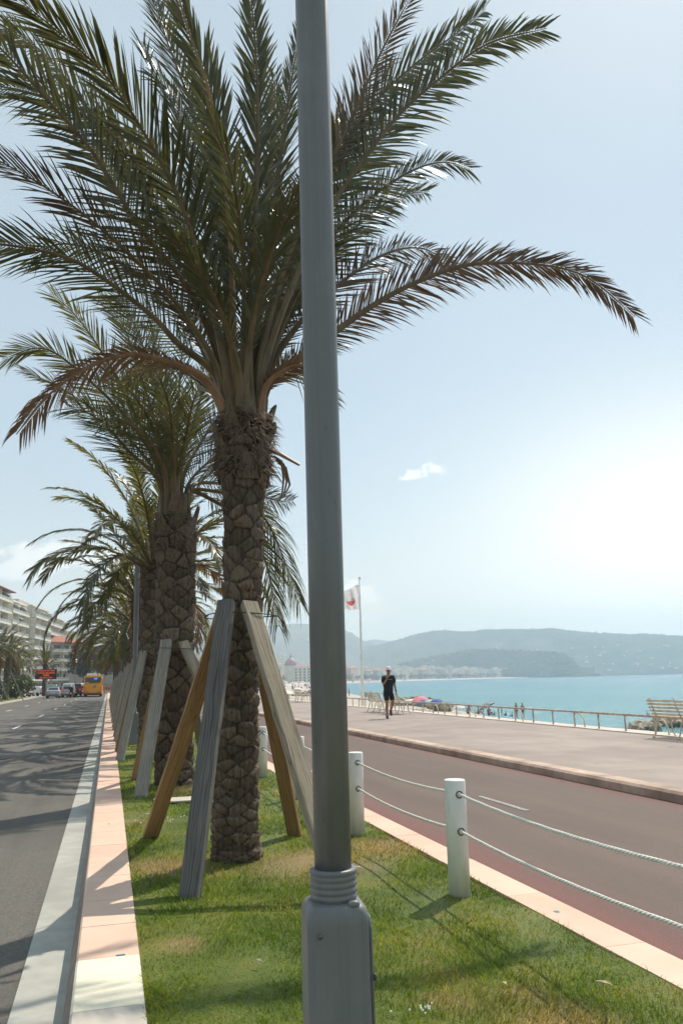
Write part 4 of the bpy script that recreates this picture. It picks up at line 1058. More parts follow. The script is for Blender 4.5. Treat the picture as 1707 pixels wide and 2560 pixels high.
def person(name, label, loc, rz, P, parts, skin=None, group=None, sub=2, fingers=True):
    """P: dict of joints. parts: clothing spec"""
    t = thing(name, label, 'person', loc, rz, group)
    pts = []; ed = []
    pel = chain(pts, ed, [(*P['pelvis'], (.155, .115))])
    ch = chain(pts, ed, [(*P['waist'], (.135, .10)), (*P['chest'], (.17, .115)), (*P['neckb'], (.075, .07))], pel)
    chest = ch-1
    nk = chain(pts, ed, [(*P['neck'], .055), (*P['head0'], (.07, .085)), (*P['head1'], (.078, .095)), (*P['head2'], (.06, .075))], ch)
    for s in 'LR':
        sh = chain(pts, ed, [(*P['sh'+s], .066), (*P['el'+s], .045), (*P['wr'+s], .030)], chest)
        if fingers: hand(pts, ed, sh, Vector(P['hd'+s])-Vector(P['wr'+s]), P.get('hs'+s, (0, 1, 0)), .7)
        else: chain(pts, ed, [(*P['hd'+s], .035)], sh)
        chain(pts, ed, [(*P['hp'+s], .095), (*P['kn'+s], .060), (*P['an'+s], .040), (*P['to'+s], .035)], pel)
    skin_mesh('body', pts, ed, skin or M['skin'], t, sub, pel)
    if 'shirt' in parts:
        pts = []; ed = []; sc_ = 1.13
        a = chain(pts, ed, [(*(Vector(P['hem'])-Vector((0, 0, .05))), (.19, .155)), (*P['waist'], (.185, .150)), (*P['chest'], (.225, .165)), (*P['neckb'], (.095, .09))])
        for s in 'LR':
            e = Vector(P['sh'+s]).lerp(Vector(P['el'+s]), .78)
            chain(pts, ed, [(*P['sh'+s], .098), (*e, .075)], a-1)
        skin_mesh('shirt', pts, ed, parts['shirt'], t, sub, 1)
    if 'shorts' in parts:
        pts = []; ed = []
        a = chain(pts, ed, [(*(Vector(P['pelvis'])+Vector((0, 0, .06))), (.185, .15)), (*P['pelvis'], (.192, .155))])
        for s in 'LR':
            e = Vector(P['hp'+s]).lerp(Vector(P['kn'+s]), parts.get('short_len', .85))
            chain(pts, ed, [(*P['hp'+s], .112), (*e, .088)], a)
        skin_mesh('shorts', pts, ed, parts['shorts'], t, sub, 1)
    if 'shoes' in parts:
        for s in 'LR':
            an, to = Vector(P['an'+s]), Vector(P['to'+s]); d = (to-an)
            pts = []; ed = []
            chain(pts, ed, [(*(an+Vector((0, 0, .02))), .05), (*(an+Vector((0, 0, -.04))), .055), (*(an+d*.55+Vector((0, 0, -.01))), .05), (*(to+d*.1), (.045, .035))])
            skin_mesh('shoe', pts, ed, parts['shoes'], t, sub, 1)
    if 'hair' in parts:
        h = Vector(P['head2']); mb = MB(); mb.ball(h+Vector((0, .012, .0)), (.088, .105, .075), 14, 8); mb.build('hair', parts['hair'], t, True)
    return t
# the walking man, local -Y faces the camera
MAN = dict(pelvis=(-.01, .02, .95), waist=(0, .02, 1.12), chest=(.0, .01, 1.34), neckb=(0, 0, 1.47), neck=(.01, -.01, 1.52), head0=(.015, -.03, 1.58), head1=(.02, -.035, 1.65), head2=(.02, -.02, 1.72),
  hem=(0, .02, .92), shR=(-.175, .01, 1.415), elR=(-.185, -.14, 1.17), wrR=(-.045, -.22, 1.40), hdR=(0, -.17, 1.53), hsR=(1, 0, .3),
  shL=(.185, .01, 1.415), elL=(.225, .03, 1.16), wrL=(.262, -.02, .95), hdL=(.265, -.04, .86), hsL=(0, 1, 0),
  hpR=(-.085, .0, .88), knR=(-.075, -.10, .52), anR=(-.085, -.06, .10), toR=(-.09, -.24, .035),
  hpL=(.085, .03, .88), knL=(.145, -.02, .54), anL=(.085, .32, .25), toL=(.09, .22, .10))
man = person('person', 'walking man in white cap, navy shirt and black shorts, hand at his mouth', (9.6, 27.7, .12), R(-14), MAN, dict(shirt=M['navy'], shorts=M['black_cloth'], shoes=M['shoe']))
mb = MB(); mb.ball((.02, -.025, 1.735), (.094, .108, .082), 18, 10)
cap = mb.build('cap', M['white_cloth'], man, True)
mb = MB(); mb.add([(.02+.078*math.cos(a), -.09-.10*math.sin(a)*k, 1.728-.022*k+.01*abs(math.cos(a))*-1) for k in (0, 1) for a in np.linspace(0, PI, 9)], [(i, i+1, i+10, i+9) for i in range(8)])
mb.v += [(x, y, z-.006) for x, y, z in mb.v[:18]]; mb.f += [(i+18+9, i+18+10, i+18+1, i+18) for i in range(8)]+[(i+9, i+10, i+28, i+27) for i in range(8)]; mb.mi = [0]*len(mb.f)
mb.build('cap_peak', M['white_cloth'], man, True)
for sx in (-.03, .03):
    mb = MB(); mb.ball((.02+sx, -.118, 1.665), (.024, .012, .016), 10, 6); mb.build('dark_eye', M['glass'], man, True)  # small dark oval over each eye
mb = MB(); mb.tube([(.02, -.118, 1.67), (.02, -.135, 1.645), (.02, -.125, 1.63)], [.010, .014, .012], 7); mb.build('nose', M['skin'], man, True)
for sx in (-1, 1):
    mb = MB(); mb.ball((.02+sx*.084, -.03, 1.65), (.010, .02, .030), 8, 6); mb.build('ear', M['skin'], man, True)
mb = MB(); mb.tube([(.262+.034*math.cos(a), -.02+.034*math.sin(a), .965) for a in np.linspace(0, 2*PI, 14)], .012, 6, False); mb.build('watch', M['shoe'], man, True)
mb = MB(); mb.tube([(-.02, -.128, 1.352), (.06, -.136, 1.35), (.13, -.118, 1.352)], .006, 5); mb.build('chest_stripe', M['post_grey'], man, True)

STAND = dict(pelvis=(0, 0, .95), waist=(0, 0, 1.12), chest=(0, 0, 1.34), neckb=(0, 0, 1.47), neck=(0, 0, 1.52), head0=(0, -.02, 1.58), head1=(0, -.02, 1.65), head2=(0, -.01, 1.72), hem=(0, 0, .92),
  shR=(-.18, 0, 1.42), elR=(-.24, .04, 1.16), wrR=(-.17, -.10, 1.05), hdR=(-.10, -.12, 1.04), shL=(.18, 0, 1.42), elL=(.25, .02, 1.15), wrL=(.24, -.04, .92), hdL=(.24, -.06, .83),
  hpR=(-.09, 0, .88), knR=(-.10, -.02, .5), anR=(-.11, .02, .09), toR=(-.13, -.14, .03), hpL=(.09, 0, .88), knL=(.10, -.03, .5), anL=(.12, .0, .09), toL=(.14, -.15, .03))
SIT = dict(STAND); dz = -.78
for k in ('pelvis', 'waist', 'chest', 'neckb', 'neck', 'head0', 'head1', 'head2', 'hem', 'shR', 'elR', 'wrR', 'hdR', 'shL', 'elL', 'wrL', 'hdL', 'hpR', 'hpL'):
    x, y, z = STAND[k]; SIT[k] = (x, y, z+dz)
SIT.update(knR=(-.14, -.38, .42), anR=(-.12, -.55, .08), toR=(-.12, -.70, .03), knL=(.14, -.38, .42), anL=(.12, -.55, .08), toL=(.12, -.70, .03), elR=(-.26, -.06, .36), wrR=(-.16, -.28, .38), hdR=(-.14, -.36, .40), elL=(.26, -.06, .36), wrL=(.16, -.28, .38), hdL=(.14, -.36, .40))
swim = dict(shorts=M['black_cloth'], short_len=.35, hair=M['hair'])
swimb = dict(shorts=M['um_blue'], short_len=.4, hair=M['hair'])
def shore(px, py, z):
    d = ray(px, py); t = (z-CAM_H)/d.z; return EYE+d*t
ZB = -3.35
stand = person('person', 'bather standing at the water, left of the standing pair', (0, 0, 0), .4, STAND, swim, group='bathers on the shore', sub=1, fingers=False)
sit = person('person', 'bather sitting under the grey parasol behind the railing', (0, 0, 0), .2, SIT, swim, group='bathers on the shore', sub=1, fingers=False)
p = shore(1291, 1796, ZB); stand.location = p
c = copy_tree(stand); c.location = shore(1307, 1797, ZB); c.rotation_euler.z = -.8; c['label'] = 'bather standing at the water, right of the standing pair'
p = shore(1222, 1789, ZB); sit.location = p; sit.scale = (1.15, 1.15, 1.15)
for px, py, s, lab, src in ((1171, 1785, 1.2, 'dark clad bather sitting alone left of the curved rail hoop', sit), (1195, 1786, 1.0, 'bather sitting in the hoop of the railing', sit), (1187, 1785, .7, 'small child sitting beside the bather in the rail hoop', sit),
    (1236, 1789, .6, 'small child crouching right of the grey parasol', sit), (1254, 1791, .62, 'child standing alone at the water between posts', stand), (1264, 1790, .55, 'tiny child wading right of the standing child', sit), (1280, 1792, .55, 'tiny child sitting near the standing pair', sit), (1617, 1758, .55, 'lone figure on the rocks at the right picture edge', sit)):
    c = copy_tree(src); z = ZB if px < 1500 else -2.7
    c.location = shore(px, py if px < 1500 else 1790, z); c.scale = (s, s, s); c.rotation_euler.z = px*.7; c['label'] = lab

# ------------------------------------------------------------------ parasols
def parasol(px, py, z, r, h, mat, tilt, label):
    p = shore(px, py, z); t = thing('parasol', label, 'parasol', p, px*.3, 'parasols on the beach')
    t.rotation_euler = (tilt, 0, px*.3)
    mb = MB(); mb.tube([(0, 0, -.2), (0, 0, h)], .02, 6); mb.build('pole', M['white_paint'], t, True)
    mb = MB(); n = 10
    prof = [(.02, h), (r*.35, h-.06*r), (r*.7, h-.20*r), (r, h-.42*r)]
    vs = [(rr*math.cos(2*PI*k/n), rr*math.sin(2*PI*k/n), zz-(0 if j < 3 else .03*(k % 2))) for j, (rr, zz) in enumerate(prof) for k in range(n)]
    vs += [(x*.99, y*.99, zz-.015) for x, y, zz in vs]
    fs = [(j*n+k, j*n+(k+1) % n, (j+1)*n+(k+1) % n, (j+1)*n+k) for j in range(3) for k in range(n)]
    fs += [tuple(i+4*n for i in f[::-1]) for f in fs]
    mb.add(vs, fs); mb.build('canopy', mat, t)
    return t
for a in ((1052, 1775, ZB, 1.25, 2.1, M['um_pink'], .1, 'pink parasol standing in front of the rocks'), (1041, 1778, ZB, 1.15, 1.8, M['um_red'], -.15, 'red parasol left of the blue ones'), (1062, 1779, ZB, 1.1, 1.7, M['um_blue'], .2, 'blue parasol under the pink one'),
          (1092, 1779, ZB, 1.15, 1.8, M['um_blue'], -.1, 'dark blue parasol rightmost of the colourful cluster'), (1075, 1779, ZB, 1.05, 1.75, M['um_green'], .1, 'pale green parasol between the two blue ones'), (1026, 1778, ZB, 1.15, 1.8, M['um_white'], .1, 'whitish parasol left of the red one'),
          (1228, 1790, ZB, 1.15, 1.75, M['um_grey'], .45, 'large grey tilted parasol behind the railing'), (1147, 1782, ZB, 1.0, 1.05, M['um_white'], .2, 'low white parasol between railing posts'), (745, 1742, -2.6, 1.6, 2.3, M['um_white'], .1, 'white parasol near the distant bench')):
    parasol(*a)

# ------------------------------------------------------------------ coast: beach, rocks, sea, far shore
def pol(az, D): return Vector((math.sin(R(az))*D, math.cos(R(az))*D, 0))
SHORE = [(88, 30), (75, 36), (60, 47), (45, 58), (36, 72), (30, 88), (26.5, 105), (24, 130), (21.5, 160), (18.5, 210), (16.5, 300), (15.2, 400), (14.2, 520), (13.6, 640), (13.9, 780), (14.8, 930), (16.5, 1080), (18.2, 1250), (20.3, 1450), (24, 1800), (28.5, 2200), (31.5, 2450), (33.2, 2650), (34.6, 3250), (37, 3500), (41, 3620), (46, 3700), (55, 3750)]
def shoreline_pts():
    P, _ = catmull([pol(a, d) for a, d in SHORE], 160); return P
SPT = shoreline_pts()
vs = []; n = len(SPT)
for i, p in enumerate(SPT):
    T = (SPT[min(i+1, n-1)]-SPT[max(0, i-1)]).normalized(); N = Vector((-T.y, T.x, 0))
    D = p.length
    if D < 330:
        inn = Vector((railx(p.y)+.40, p.y, 0)) if p.y > 8 else Vector((railx(8)+.4, p.y, 0))
        rows = [(p-N*8, -4.6), (p, -3.62), (p.lerp(inn, .12), -3.3), (p.lerp(inn, .5), -2.9), (inn, -2.5)]
    else:
        k = min(1, (D-330)/300)
        rows = [(p-N*10, -4.6), (p, -3.62), (p+N*(10+8*k), -2.9), (p+N*(30+10*k), -2.3), (p+N*(55+5*k), -.9)]
    vs += [(q.x, q.y, z) for q, z in rows]
m = 5
tag(mesh_obj('beach', vs, [(i*m+k, i*m+k+1, (i+1)*m+k+1, (i+1)*m+k) for i in range(n-1) for k in range(m-1)], M['sand'], smooth=True), kind='structure')
lv = []
for i, p in enumerate(SPT):
    if p.length < 330: continue
    T = (SPT[min(i+1, n-1)]-SPT[max(0, i-1)]).normalized(); N = Vector((-T.y, T.x, 0)); k = min(1, (p.length-330)/300)
    lv.append(p+N*(54+5*k))
far = [Vector((3600, 5000, 0)), Vector((2000, 5050, 0)), Vector((300, 5050, 0)), Vector((12.5, 3000, 0)), Vector((12.5, 320, 0))]
tag(mesh_obj('town_ground', [(p.x, p.y, -.95) for p in lv+far], [tuple(range(len(lv)+len(far)))], M['ground']), kind='structure')
flat('sea', 11.5, 5600, -420, 5100, -3.6, M['water'])

def rock(rng, c, s, parent, nm='rock'):
    bm = bmesh.new(); bmesh.ops.create_icosphere(bm, subdivisions=2, radius=1)
    for v in bm.verts:
        d = v.co.copy(); k = 1+.22*math.sin(d.x*4+rng.random()*.6+c[0])+.18*math.sin(d.y*5+c[1])+.14*math.sin(d.z*6+d.x*3)+rng.gauss(0, .05)
        v.co = Vector((d.x*s[0]*k, d.y*s[1]*k, d.z*s[2]*k))
    me = bpy.data.meshes.new(nm); bm.to_mesh(me); bm.free(); me.materials.append(M['rock'])
    o = bpy.data.objects.new(nm, me); COL.objects.link(o); o.location = c; o.rotation_euler.z = rng.uniform(0, 6)
    return o
rr = random.Random(21)
masters = [rock(rr, (0, 0, 0), (1.0, .8, .62), None) for _ in range(4)]; used = set()
def place_rock(px, py, z, s, lab, g):
    k = rr.randrange(4)
    if k not in used: o = masters[k]; used.add(k)
    else: o = masters[k].copy(); COL.objects.link(o)
    o.location = shore(px, py, z); o.scale = (s*rr.uniform(.8, 1.3), s*rr.uniform(.8, 1.2), s*rr.uniform(.7, 1.1)); o.rotation_euler = (rr.uniform(-.3, .3), rr.uniform(-.3, .3), rr.uniform(0, 6))
    tag(o, lab, 'rock', g)
for k in range(46):
    px = rr.uniform(980, 1115); top = 1745+max(0, (px-1050))*.22; py = top+rr.uniform(2, 12)
    place_rock(px, py+4, -3.0, rr.uniform(.7, 1.6), 'tan boulder of the rock groyne behind the coloured parasols', 'boulders of the groyne')
for k in range(30):
    px = rr.uniform(1558, 1707); top = 1810-max(0, px-1570)*.16; py = top+rr.uniform(0, 16)
    place_rock(px, py+5, -3.3, rr.uniform(.35, .75), 'tan boulder on the shore at the right edge of the picture', 'boulders at the right')
for k in range(14):
    place_rock(rr.uniform(735, 800), 1735+rr.uniform(-2, 5), -3.0, rr.uniform(1.2, 2.6), 'tan boulder of the far groyne left of the lamp post foot', 'boulders of the far groyne')

# beach crowd far along the bay: reads as one mass
rc = random.Random(4); mbm = MB()
for k in range(520):
    i = rc.randrange(0, len(SPT)-1); p = SPT[i]
    if not (150 < p.length < 1500): continue
    T = (SPT[i+1]-SPT[i]).normalized(); N = Vector((-T.y, T.x, 0)); w = 34 if p.length > 330 else max(4, (p.x-railx(p.y))*.8)
    u = rc.uniform(.08, 1); q = p+T*rc.uniform(-8, 8)+N*(u*w); z = -3.5+u*1.0
    mbm.cur = rc.choice([0, 0, 1, 2, 3, 4]); s = 1+p.length/1400
    if mbm.cur >= 2:
        mbm.lathe([(.02, 2.3*s), (.7*s, 2.1*s), (1.3*s, 1.75*s)], 8, (q.x, q.y, z), cap=False); mbm.tube([(q.x, q.y, z), (q.x, q.y, z+2.2*s)], .04, 4)
    else:
        mbm.lathe([(.12*s, 0), (.16*s, .8*s), (.2*s, 1.35*s), (.09*s, 1.45*s), (.12*s, 1.6*s), (.05*s, 1.75*s)], 6, (q.x, q.y, z))
tag(mbm.build('beach_crowd', [M['skin'], M['black_cloth'], M['um_white'], M['um_pink'], M['um_blue']]), 'dense distant crowd of bathers and parasols along the bay beach', 'crowd', kind='stuff')

# ------------------------------------------------------------------ hills
def hill(name, ridge, D0, D1, D2, z0, mat, rough, seed, na=260, nr=26, fz=1.0):
    """ridge: list of (photo x, photo y of the skyline); base at D0, crest at D1, far foot at D2"""
    rng = np.random.default_rng(seed)
    A = [azel(x, y) for x, y in ridge]; az = np.array([a for a, e in A]); el = np.array([e for a, e in A])
    aa = np.linspace(az[0], az[-1], na); ee = np.interp(aa, az, el)
    zr = np.tan(ee)*D1+CAM_H
    vs = []
    def fbm(x, y, s):
        v = 0; a = 1; f = 1
        for o in range(5):
            v += a*math.sin(x*f*.011*s+seed*1.3+o*2.1+1.7*math.sin(y*f*.008*s+o))*math.cos(y*f*.012*s-o*1.1); a *= .55; f *= 2.05
        return v
    jit = rng.normal(0, 1, (na, 2*nr+1))
    for i, a in enumerate(aa):
        endk = min(1, (i/(na*.03)), (na-1-i)/(na*.03)) if True else 1
        for j in range(2*nr+1):
            if j <= nr: t = j/nr; D = D0+(D1-D0)*t; h = math.sin(t*PI/2)**.85
            else: t = (j-nr)/nr; D = D1+(D2-D1)*t; h = math.cos(t*PI/2)
            x, y = math.sin(a)*D, math.cos(a)*D
            k = fbm(x, y, 1.0)*rough*(1 if j < nr else .4)*h*(.35 if abs(j-nr) < 2 else 1)+jit[i, j]*rough*.12*h*fz
            vs.append((x, y, z0+(zr[i]-z0)*h+k*(1-.0)))
    m = 2*nr+1
    fs = [(i*m+j, (i+1)*m+j, (i+1)*m+j+1, i*m+j+1) for i in range(na-1) for j in range(m-1)]
    return tag(mesh_obj(name, vs, fs, mat, smooth=True), kind='structure')
hill('mountain', [(180, 1600), (300, 1555), (400, 1528), (470, 1523), (540, 1535), (600, 1552), (640, 1568), (700, 1564), (760, 1560), (830, 1572), (880, 1588), (910, 1605), (960, 1625), (1060, 1660)], 2900, 3900, 4700, -1, M['mountain'], 9, 3)
hill('distant_ridge', [(820, 1640), (880, 1612), (930, 1598), (1000, 1604), (1100, 1625), (1200, 1660)], 4300, 4700, 5000, -1, M['mountain'], 6, 9, na=80, nr=10)
hill('wooded_hill', [(840, 1648), (900, 1622), (960, 1611), (1010, 1600), (1060, 1588), (1105, 1582), (1160, 1580), (1200, 1577), (1250, 1575), (1300, 1574), (1370, 1577), (1430, 1581), (1500, 1582), (1570, 1587), (1640, 1588), (1707, 1590), (1800, 1596), (1900, 1606), (2000, 1625)], 2900, 3500, 4600, -1, M['hill_far'], 9, 5, na=420, fz=2.2)
hill('castle_hill', [(985, 1668), (1010, 1657), (1050, 1650), (1090, 1640), (1130, 1632), (1180, 1624), (1230, 1625), (1290, 1628), (1340, 1630), (1390, 1632), (1415, 1638), (1432, 1650), (1448, 1668), (1475, 1680), (1500, 1686)], 2250, 2430, 2800, -2, M['hill_near'], 3.0, 7, na=300, nr=20, fz=3.0)
mast = MB(); p = atD(1226, 1577, 3480); mast.tube([(p.x, p.y, p.z-12), (p.x, p.y, p.z+10), (p.x, p.y, p.z+24)], [2.4, 1.6, .8], 6)
tag(mast.build('radio_mast', M['post_grey']), 'thin radio mast on the crest of the wooded hill', 'mast')

# ------------------------------------------------------------------ far town across the bay
def far_building(seed):
    rng = random.Random(seed); w, d, h = rng.uniform(26, 44), rng.uniform(14, 22), rng.uniform(15, 24)
    mb = MB(); mb.cur = 0; mb.box((0, 0, h/2-1), (w, d, h+2)); nfl = int(h/3.2)
    for f in range(nfl):
        mb.cur = 1; mb.box((0, -d/2-.05, f*3.2+2.0), (w*.94, .3, 1.5)); mb.cur = 2; mb.box((0, -d/2-.5, f*3.2+.35), (w*.98, 1.2, .5))
    nb = int(w/4)
    for b in range(nb+1):
        mb.cur = 0; mb.box((-w*.47+w*.94*b/nb, -d/2-.1, h/2-.5), (.9, .55, h-1))
    mb.cur = 3 if seed % 3 == 0 else 2
    if seed % 3 == 0: mb.add([(-w/2-.5, -d/2-.5, h), (w/2+.5, -d/2-.5, h), (w/2+.5, d/2+.5, h), (-w/2-.5, d/2+.5, h), (-w/4, 0, h+3.4), (w/4, 0, h+3.4)], [(0, 1, 5, 4), (2, 3, 4, 5), (1, 2, 5), (3, 0, 4), (3, 2, 1, 0)])
    else: mb.box((0, 0, h+.3), (w*1.03, d*1.05, .7)); mb.cur = 0; mb.box((w*.2, 0, h+1.5), (w*.3, d*.5, 2))
    wall = [M['stucco_white'], M['stucco_cream'], M['stucco_pink'], M['stucco_grey']][seed % 4]
    o = mb.build('far_building', [wall, M['window'], M['concrete_slab'], M['terracotta']]); return o
rb = random.Random(14); FB = [far_building(i) for i in range(8)]; usedb = set(); cnt = 0
for row in range(2):
    s = 0; i = 0
    while i < len(SPT)-2:
        p = SPT[i]
        if p.length < 640 or p.length > 2330: i += 1; continue
        T = (SPT[i+1]-SPT[i-1]).normalized(); N = Vector((-T.y, T.x, 0))
        q = p+N*((92 if row == 0 else 170)+rb.uniform(-8, 8))
        k = rb.randrange(8)
        if k not in usedb: o = FB[k]; usedb.add(k)
        else: o = FB[k].copy(); COL.objects.link(o)
        o.location = (q.x, q.y, -.9+(0 if row == 0 else 2)); o.rotation_euler.z = math.atan2(T.y, T.x)+PI; s_ = rb.uniform(.85, 1.05)*(1+.18*row); o.scale = (1, 1, s_*1.05)
        tag(o, 'small pale building in the hazy town across the bay', 'building', 'town across the bay')
        st = (SPT[i+1]-SPT[i]).length; i += max(1, int((40 if row == 0 else 52)/st)); cnt += 1
for k in range(8):
    if k not in usedb: bpy.data.objects.remove(FB[k])
# domed hotel
hp = atD(752, 1700, 1000); hotel = thing('domed_hotel', 'white belle epoque hotel with pink dome and spire across the bay', 'hotel', (hp.x, hp.y, -.9), R(-25))
mb = MB(); mb.box((14, 0, 9), (46, 18, 18)); mb.box((14, 0, 18.3), (47, 19, .8)); mb.lathe([(7, 0), (7, 19), (7.6, 19.2), (7.6, 20.4)], 24, (-12, -2, 0)); mb.build('wall', M['stucco_white'], hotel)
for f in range(5):
    for k in range(8):
        mb = MB(); mb.box((-4+5.3*k, -9.05, 2.4+3.3*f), (1.8, .3, 2.0)); mb.build('window', M['window'], hotel)
mb = MB(); mb.lathe([(7.4, 20.4), (7.7, 22), (6.9, 25), (4.6, 28), (2.2, 29.6), (1.4, 30), (1.4, 31.5), (.6, 33), (.2, 36), (.05, 38)], 24, (-12, -2, 0)); mb.build('dome', M['zinc'], hotel, True)
mb = MB(); mb.add([(-9, -9.5, 18.7), (37, -9.5, 18.7), (37, 9.5, 18.7), (-9, 9.5, 18.7), (-5, -3, 22), (33, -3, 22), (33, 3, 22), (-5, 3, 22)], [(0, 1, 5, 4), (1, 2, 6, 5), (2, 3, 7, 6), (3, 0, 4, 7), (4, 5, 6, 7)]); mb.build('roof', M['zinc'], hotel)
# twin white pylons left of the dome, campanile tower right of the man
for k, px in enumerate((697, 704)):
    p = atD(px, 1700, 930); mb = MB(); mb.box((p.x, p.y, 14), (1.3, 1.3, 31)); mb.box((p.x, p.y, 29.8), (1.9, 1.9, .6)); tag(mb.build('white_pylon', M['stucco_white']), 'slender white pylon, %s of a pair left of the domed hotel' % ('left' if k == 0 else 'right'), 'pylon')
p = atD(1126, 1700, 1880); mb = MB(); mb.box((p.x, p.y, 11), (6, 6, 25)); mb.add([(p.x-3.4, p.y-3.4, 23.5), (p.x+3.4, p.y-3.4, 23.5), (p.x+3.4, p.y+3.4, 23.5), (p.x-3.4, p.y+3.4, 23.5), (p.x, p.y, 29)], [(0, 1, 4), (1, 2, 4), (2, 3, 4), (3, 0, 4)])
tag(mb.build('clock_tower', M['stucco_grey']), 'dark square tower rising above the far sea front houses', 'tower')
mb = MB(); pw = [pol(a, d) for a, d in ((29.6, 2240), (31.0, 2310), (32.2, 2390), (33.0, 2480))]
for a, b in zip(pw[:-1], pw[1:]):
    dd = b-a; mb.box(((a.x+b.x)/2, (a.y+b.y)/2, 11), (dd.length, 8, 22), math.atan2(dd.y, dd.x))
tag(mb.build('retaining_wall', M['ground']), 'long pale retaining wall at the foot of the castle hill', 'wall')
# houses dotted over the wooded slopes
mb = MB(); mb.box((0, 0, 4), (14, 10, 9)); mb.cur = 1; mb.add([(-8, -6, 8.5), (8, -6, 8.5), (8, 6, 8.5), (-8, 6, 8.5), (0, -1, 11), (0, 1, 11)], [(0, 1, 4), (1, 2, 5, 4), (2, 3, 5), (3, 0, 4, 5)])
hh0 = mb.build('hillside_house', [M['stucco_cream'], M['stucco_pink']]); fh = True
deps = bpy.context.evaluated_depsgraph_get(); deps.update()
hills = [o for o in COL.objects if o.name in ('wooded_hill', 'mountain')]
rh = random.Random(6); made = 0
for k in range(260):
    if made >= 80: break
    if made < 56: px, py, ho = rh.uniform(1180, 1700), rh.uniform(1612, 1678), hills[1] if hills[1].name == 'wooded_hill' else hills[0]
    else: px, py, ho = rh.uniform(480, 800), rh.uniform(1590, 1660), hills[0] if hills[0].name == 'mountain' else hills[1]
    d = ray(px, py).normalized(); ok, loc, nor, _ = ho.ray_cast(EYE, d)
    if not ok: continue
    o = hh0 if fh else hh0.copy()
    if not fh: COL.objects.link(o)
    fh = False; made += 1; s = rh.uniform(.4, .85)
    o.location = loc-Vector((0, 0, 2)); o.scale = (s*rh.uniform(.8, 1.5), s, s*rh.uniform(.7, 1.1)); o.rotation_euler.z = rh.uniform(0, 6)
    tag(o, 'tiny pale house dotted on the hazy hill slope', 'house', 'houses on the slopes')

# ------------------------------------------------------------------ trees and shrubs from leaf clumps
def leaf_cloud(mb, c, r, n, rng, size):
    for k in range(n):
        while True:
            p = Vector((rng.uniform(-1, 1), rng.uniform(-1, 1), rng.uniform(-1, 1)))
            if .25 < p.length < 1: break
        p = Vector((p.x*r[0], p.y*r[1], p.z*r[2]))+Vector(c)
        a = Vector((rng.gauss(0, 1), rng.gauss(0, 1), rng.gauss(0, 1))).normalized()*size*rng.uniform(.6, 1.3); b = a.orthogonal().normalized()*size*rng.uniform(.3, .6)
        mb.add([p-a, p+b, p+a, p-b], [(0, 1, 2, 3)])
def tree(name, label, cat, loc, h, rad, seed, mat, n=1500, size=.3, group=None):
    rng = random.Random(seed); t = thing(name, label, cat, loc, 0, group)
    mb = MB(); mb.tube([(0, 0, -.2), (.1, 0, h*.3), (.05, .1, h*.6)], [h*.03, h*.024, h*.012], 8)
    for k in range(6):
        a = k*1.05; mb.tube([(.1, 0, h*.32+.04*h*k), (math.cos(a)*rad*.4, math.sin(a)*rad*.4, h*.5+.04*h*k), (math.cos(a)*rad*.7, math.sin(a)*rad*.7, h*.62+.04*h*k)], [h*.014, h*.008, h*.003], 6)
    mb.build('trunk', M['bark_tree'], t, True)
    mb = MB()
    for k in range(14):
        a = rng.uniform(0, 6.28); q = rng.random(); rr_ = rad*.62*math.sqrt(rng.random())
        leaf_cloud(mb, (math.cos(a)*rr_, math.sin(a)*rr_, h*(.45+.42*q)), (rad*.46, rad*.46, h*.14), n//14, rng, size)
    mb.build('crown', mat, t); return t
def shrub(label, loc, r, seed, mat, n=900, size=.12):
    rng = random.Random(seed); t = thing('shrub', label, 'shrub', loc)
    mb = MB()
    for k in range(7):
        a = k*.9; mb.tube([(0, 0, -.1), (math.cos(a)*r[0]*.4, math.sin(a)*r[1]*.4, r[2]*1.0)], [.04, .015], 5)
    mb.build('stem', M['bark_tree'], t)
    mb = MB()
    for k in range(9):
        leaf_cloud(mb, (rng.uniform(-.55, .55)*r[0], rng.uniform(-.55, .55)*r[1], r[2]*rng.uniform(.55, 1.35)), (r[0]*.55, r[1]*.55, r[2]*.5), n//9, rng, size)
    mb.build('foliage', mat, t); return t
shrub('bright green rounded shrub at the end of the far verge', (-11.3, 112, 0), (2.2, 2.2, 1.7), 1, M['bush'], 1800, .2)
shrub('dark green shrub behind the props on the far verge', (-14.5, 100, 0), (3.2, 3, 1.6), 2, M['tree_dark'], 1600, .22)
shrub('dark hedge shrub behind the blue lane sign', (-14.4, 86, 0), (2.6, 3, 1.5), 3, M['tree_dark'], 1400, .2)
tree('tree', 'dark dense tree behind the last balconies right of the flats', 'tree', (-8.6, 300, 0), 12, 3.2, 4, M['tree_dark'], 2200, .45, 'street trees at the far end')
tree('tree', 'dark tree above the bus roof at the far crossing', 'tree', (-5.5, 245, 0), 13, 7, 5, M['tree_dark'], 2600, .55, 'street trees at the far end')
tree('tree', 'dark tree right of the bus behind the globe lamps', 'tree', (1.5, 270, 0), 13, 7.5, 6, M['tree_dark'], 2600, .6, 'street trees at the far end')
tree('tree', 'leafy tree beyond the last palms of the row', 'tree', (9, 300, 0), 13, 8, 8, M['tree_dark'], 2600, .6, 'street trees at the far end')
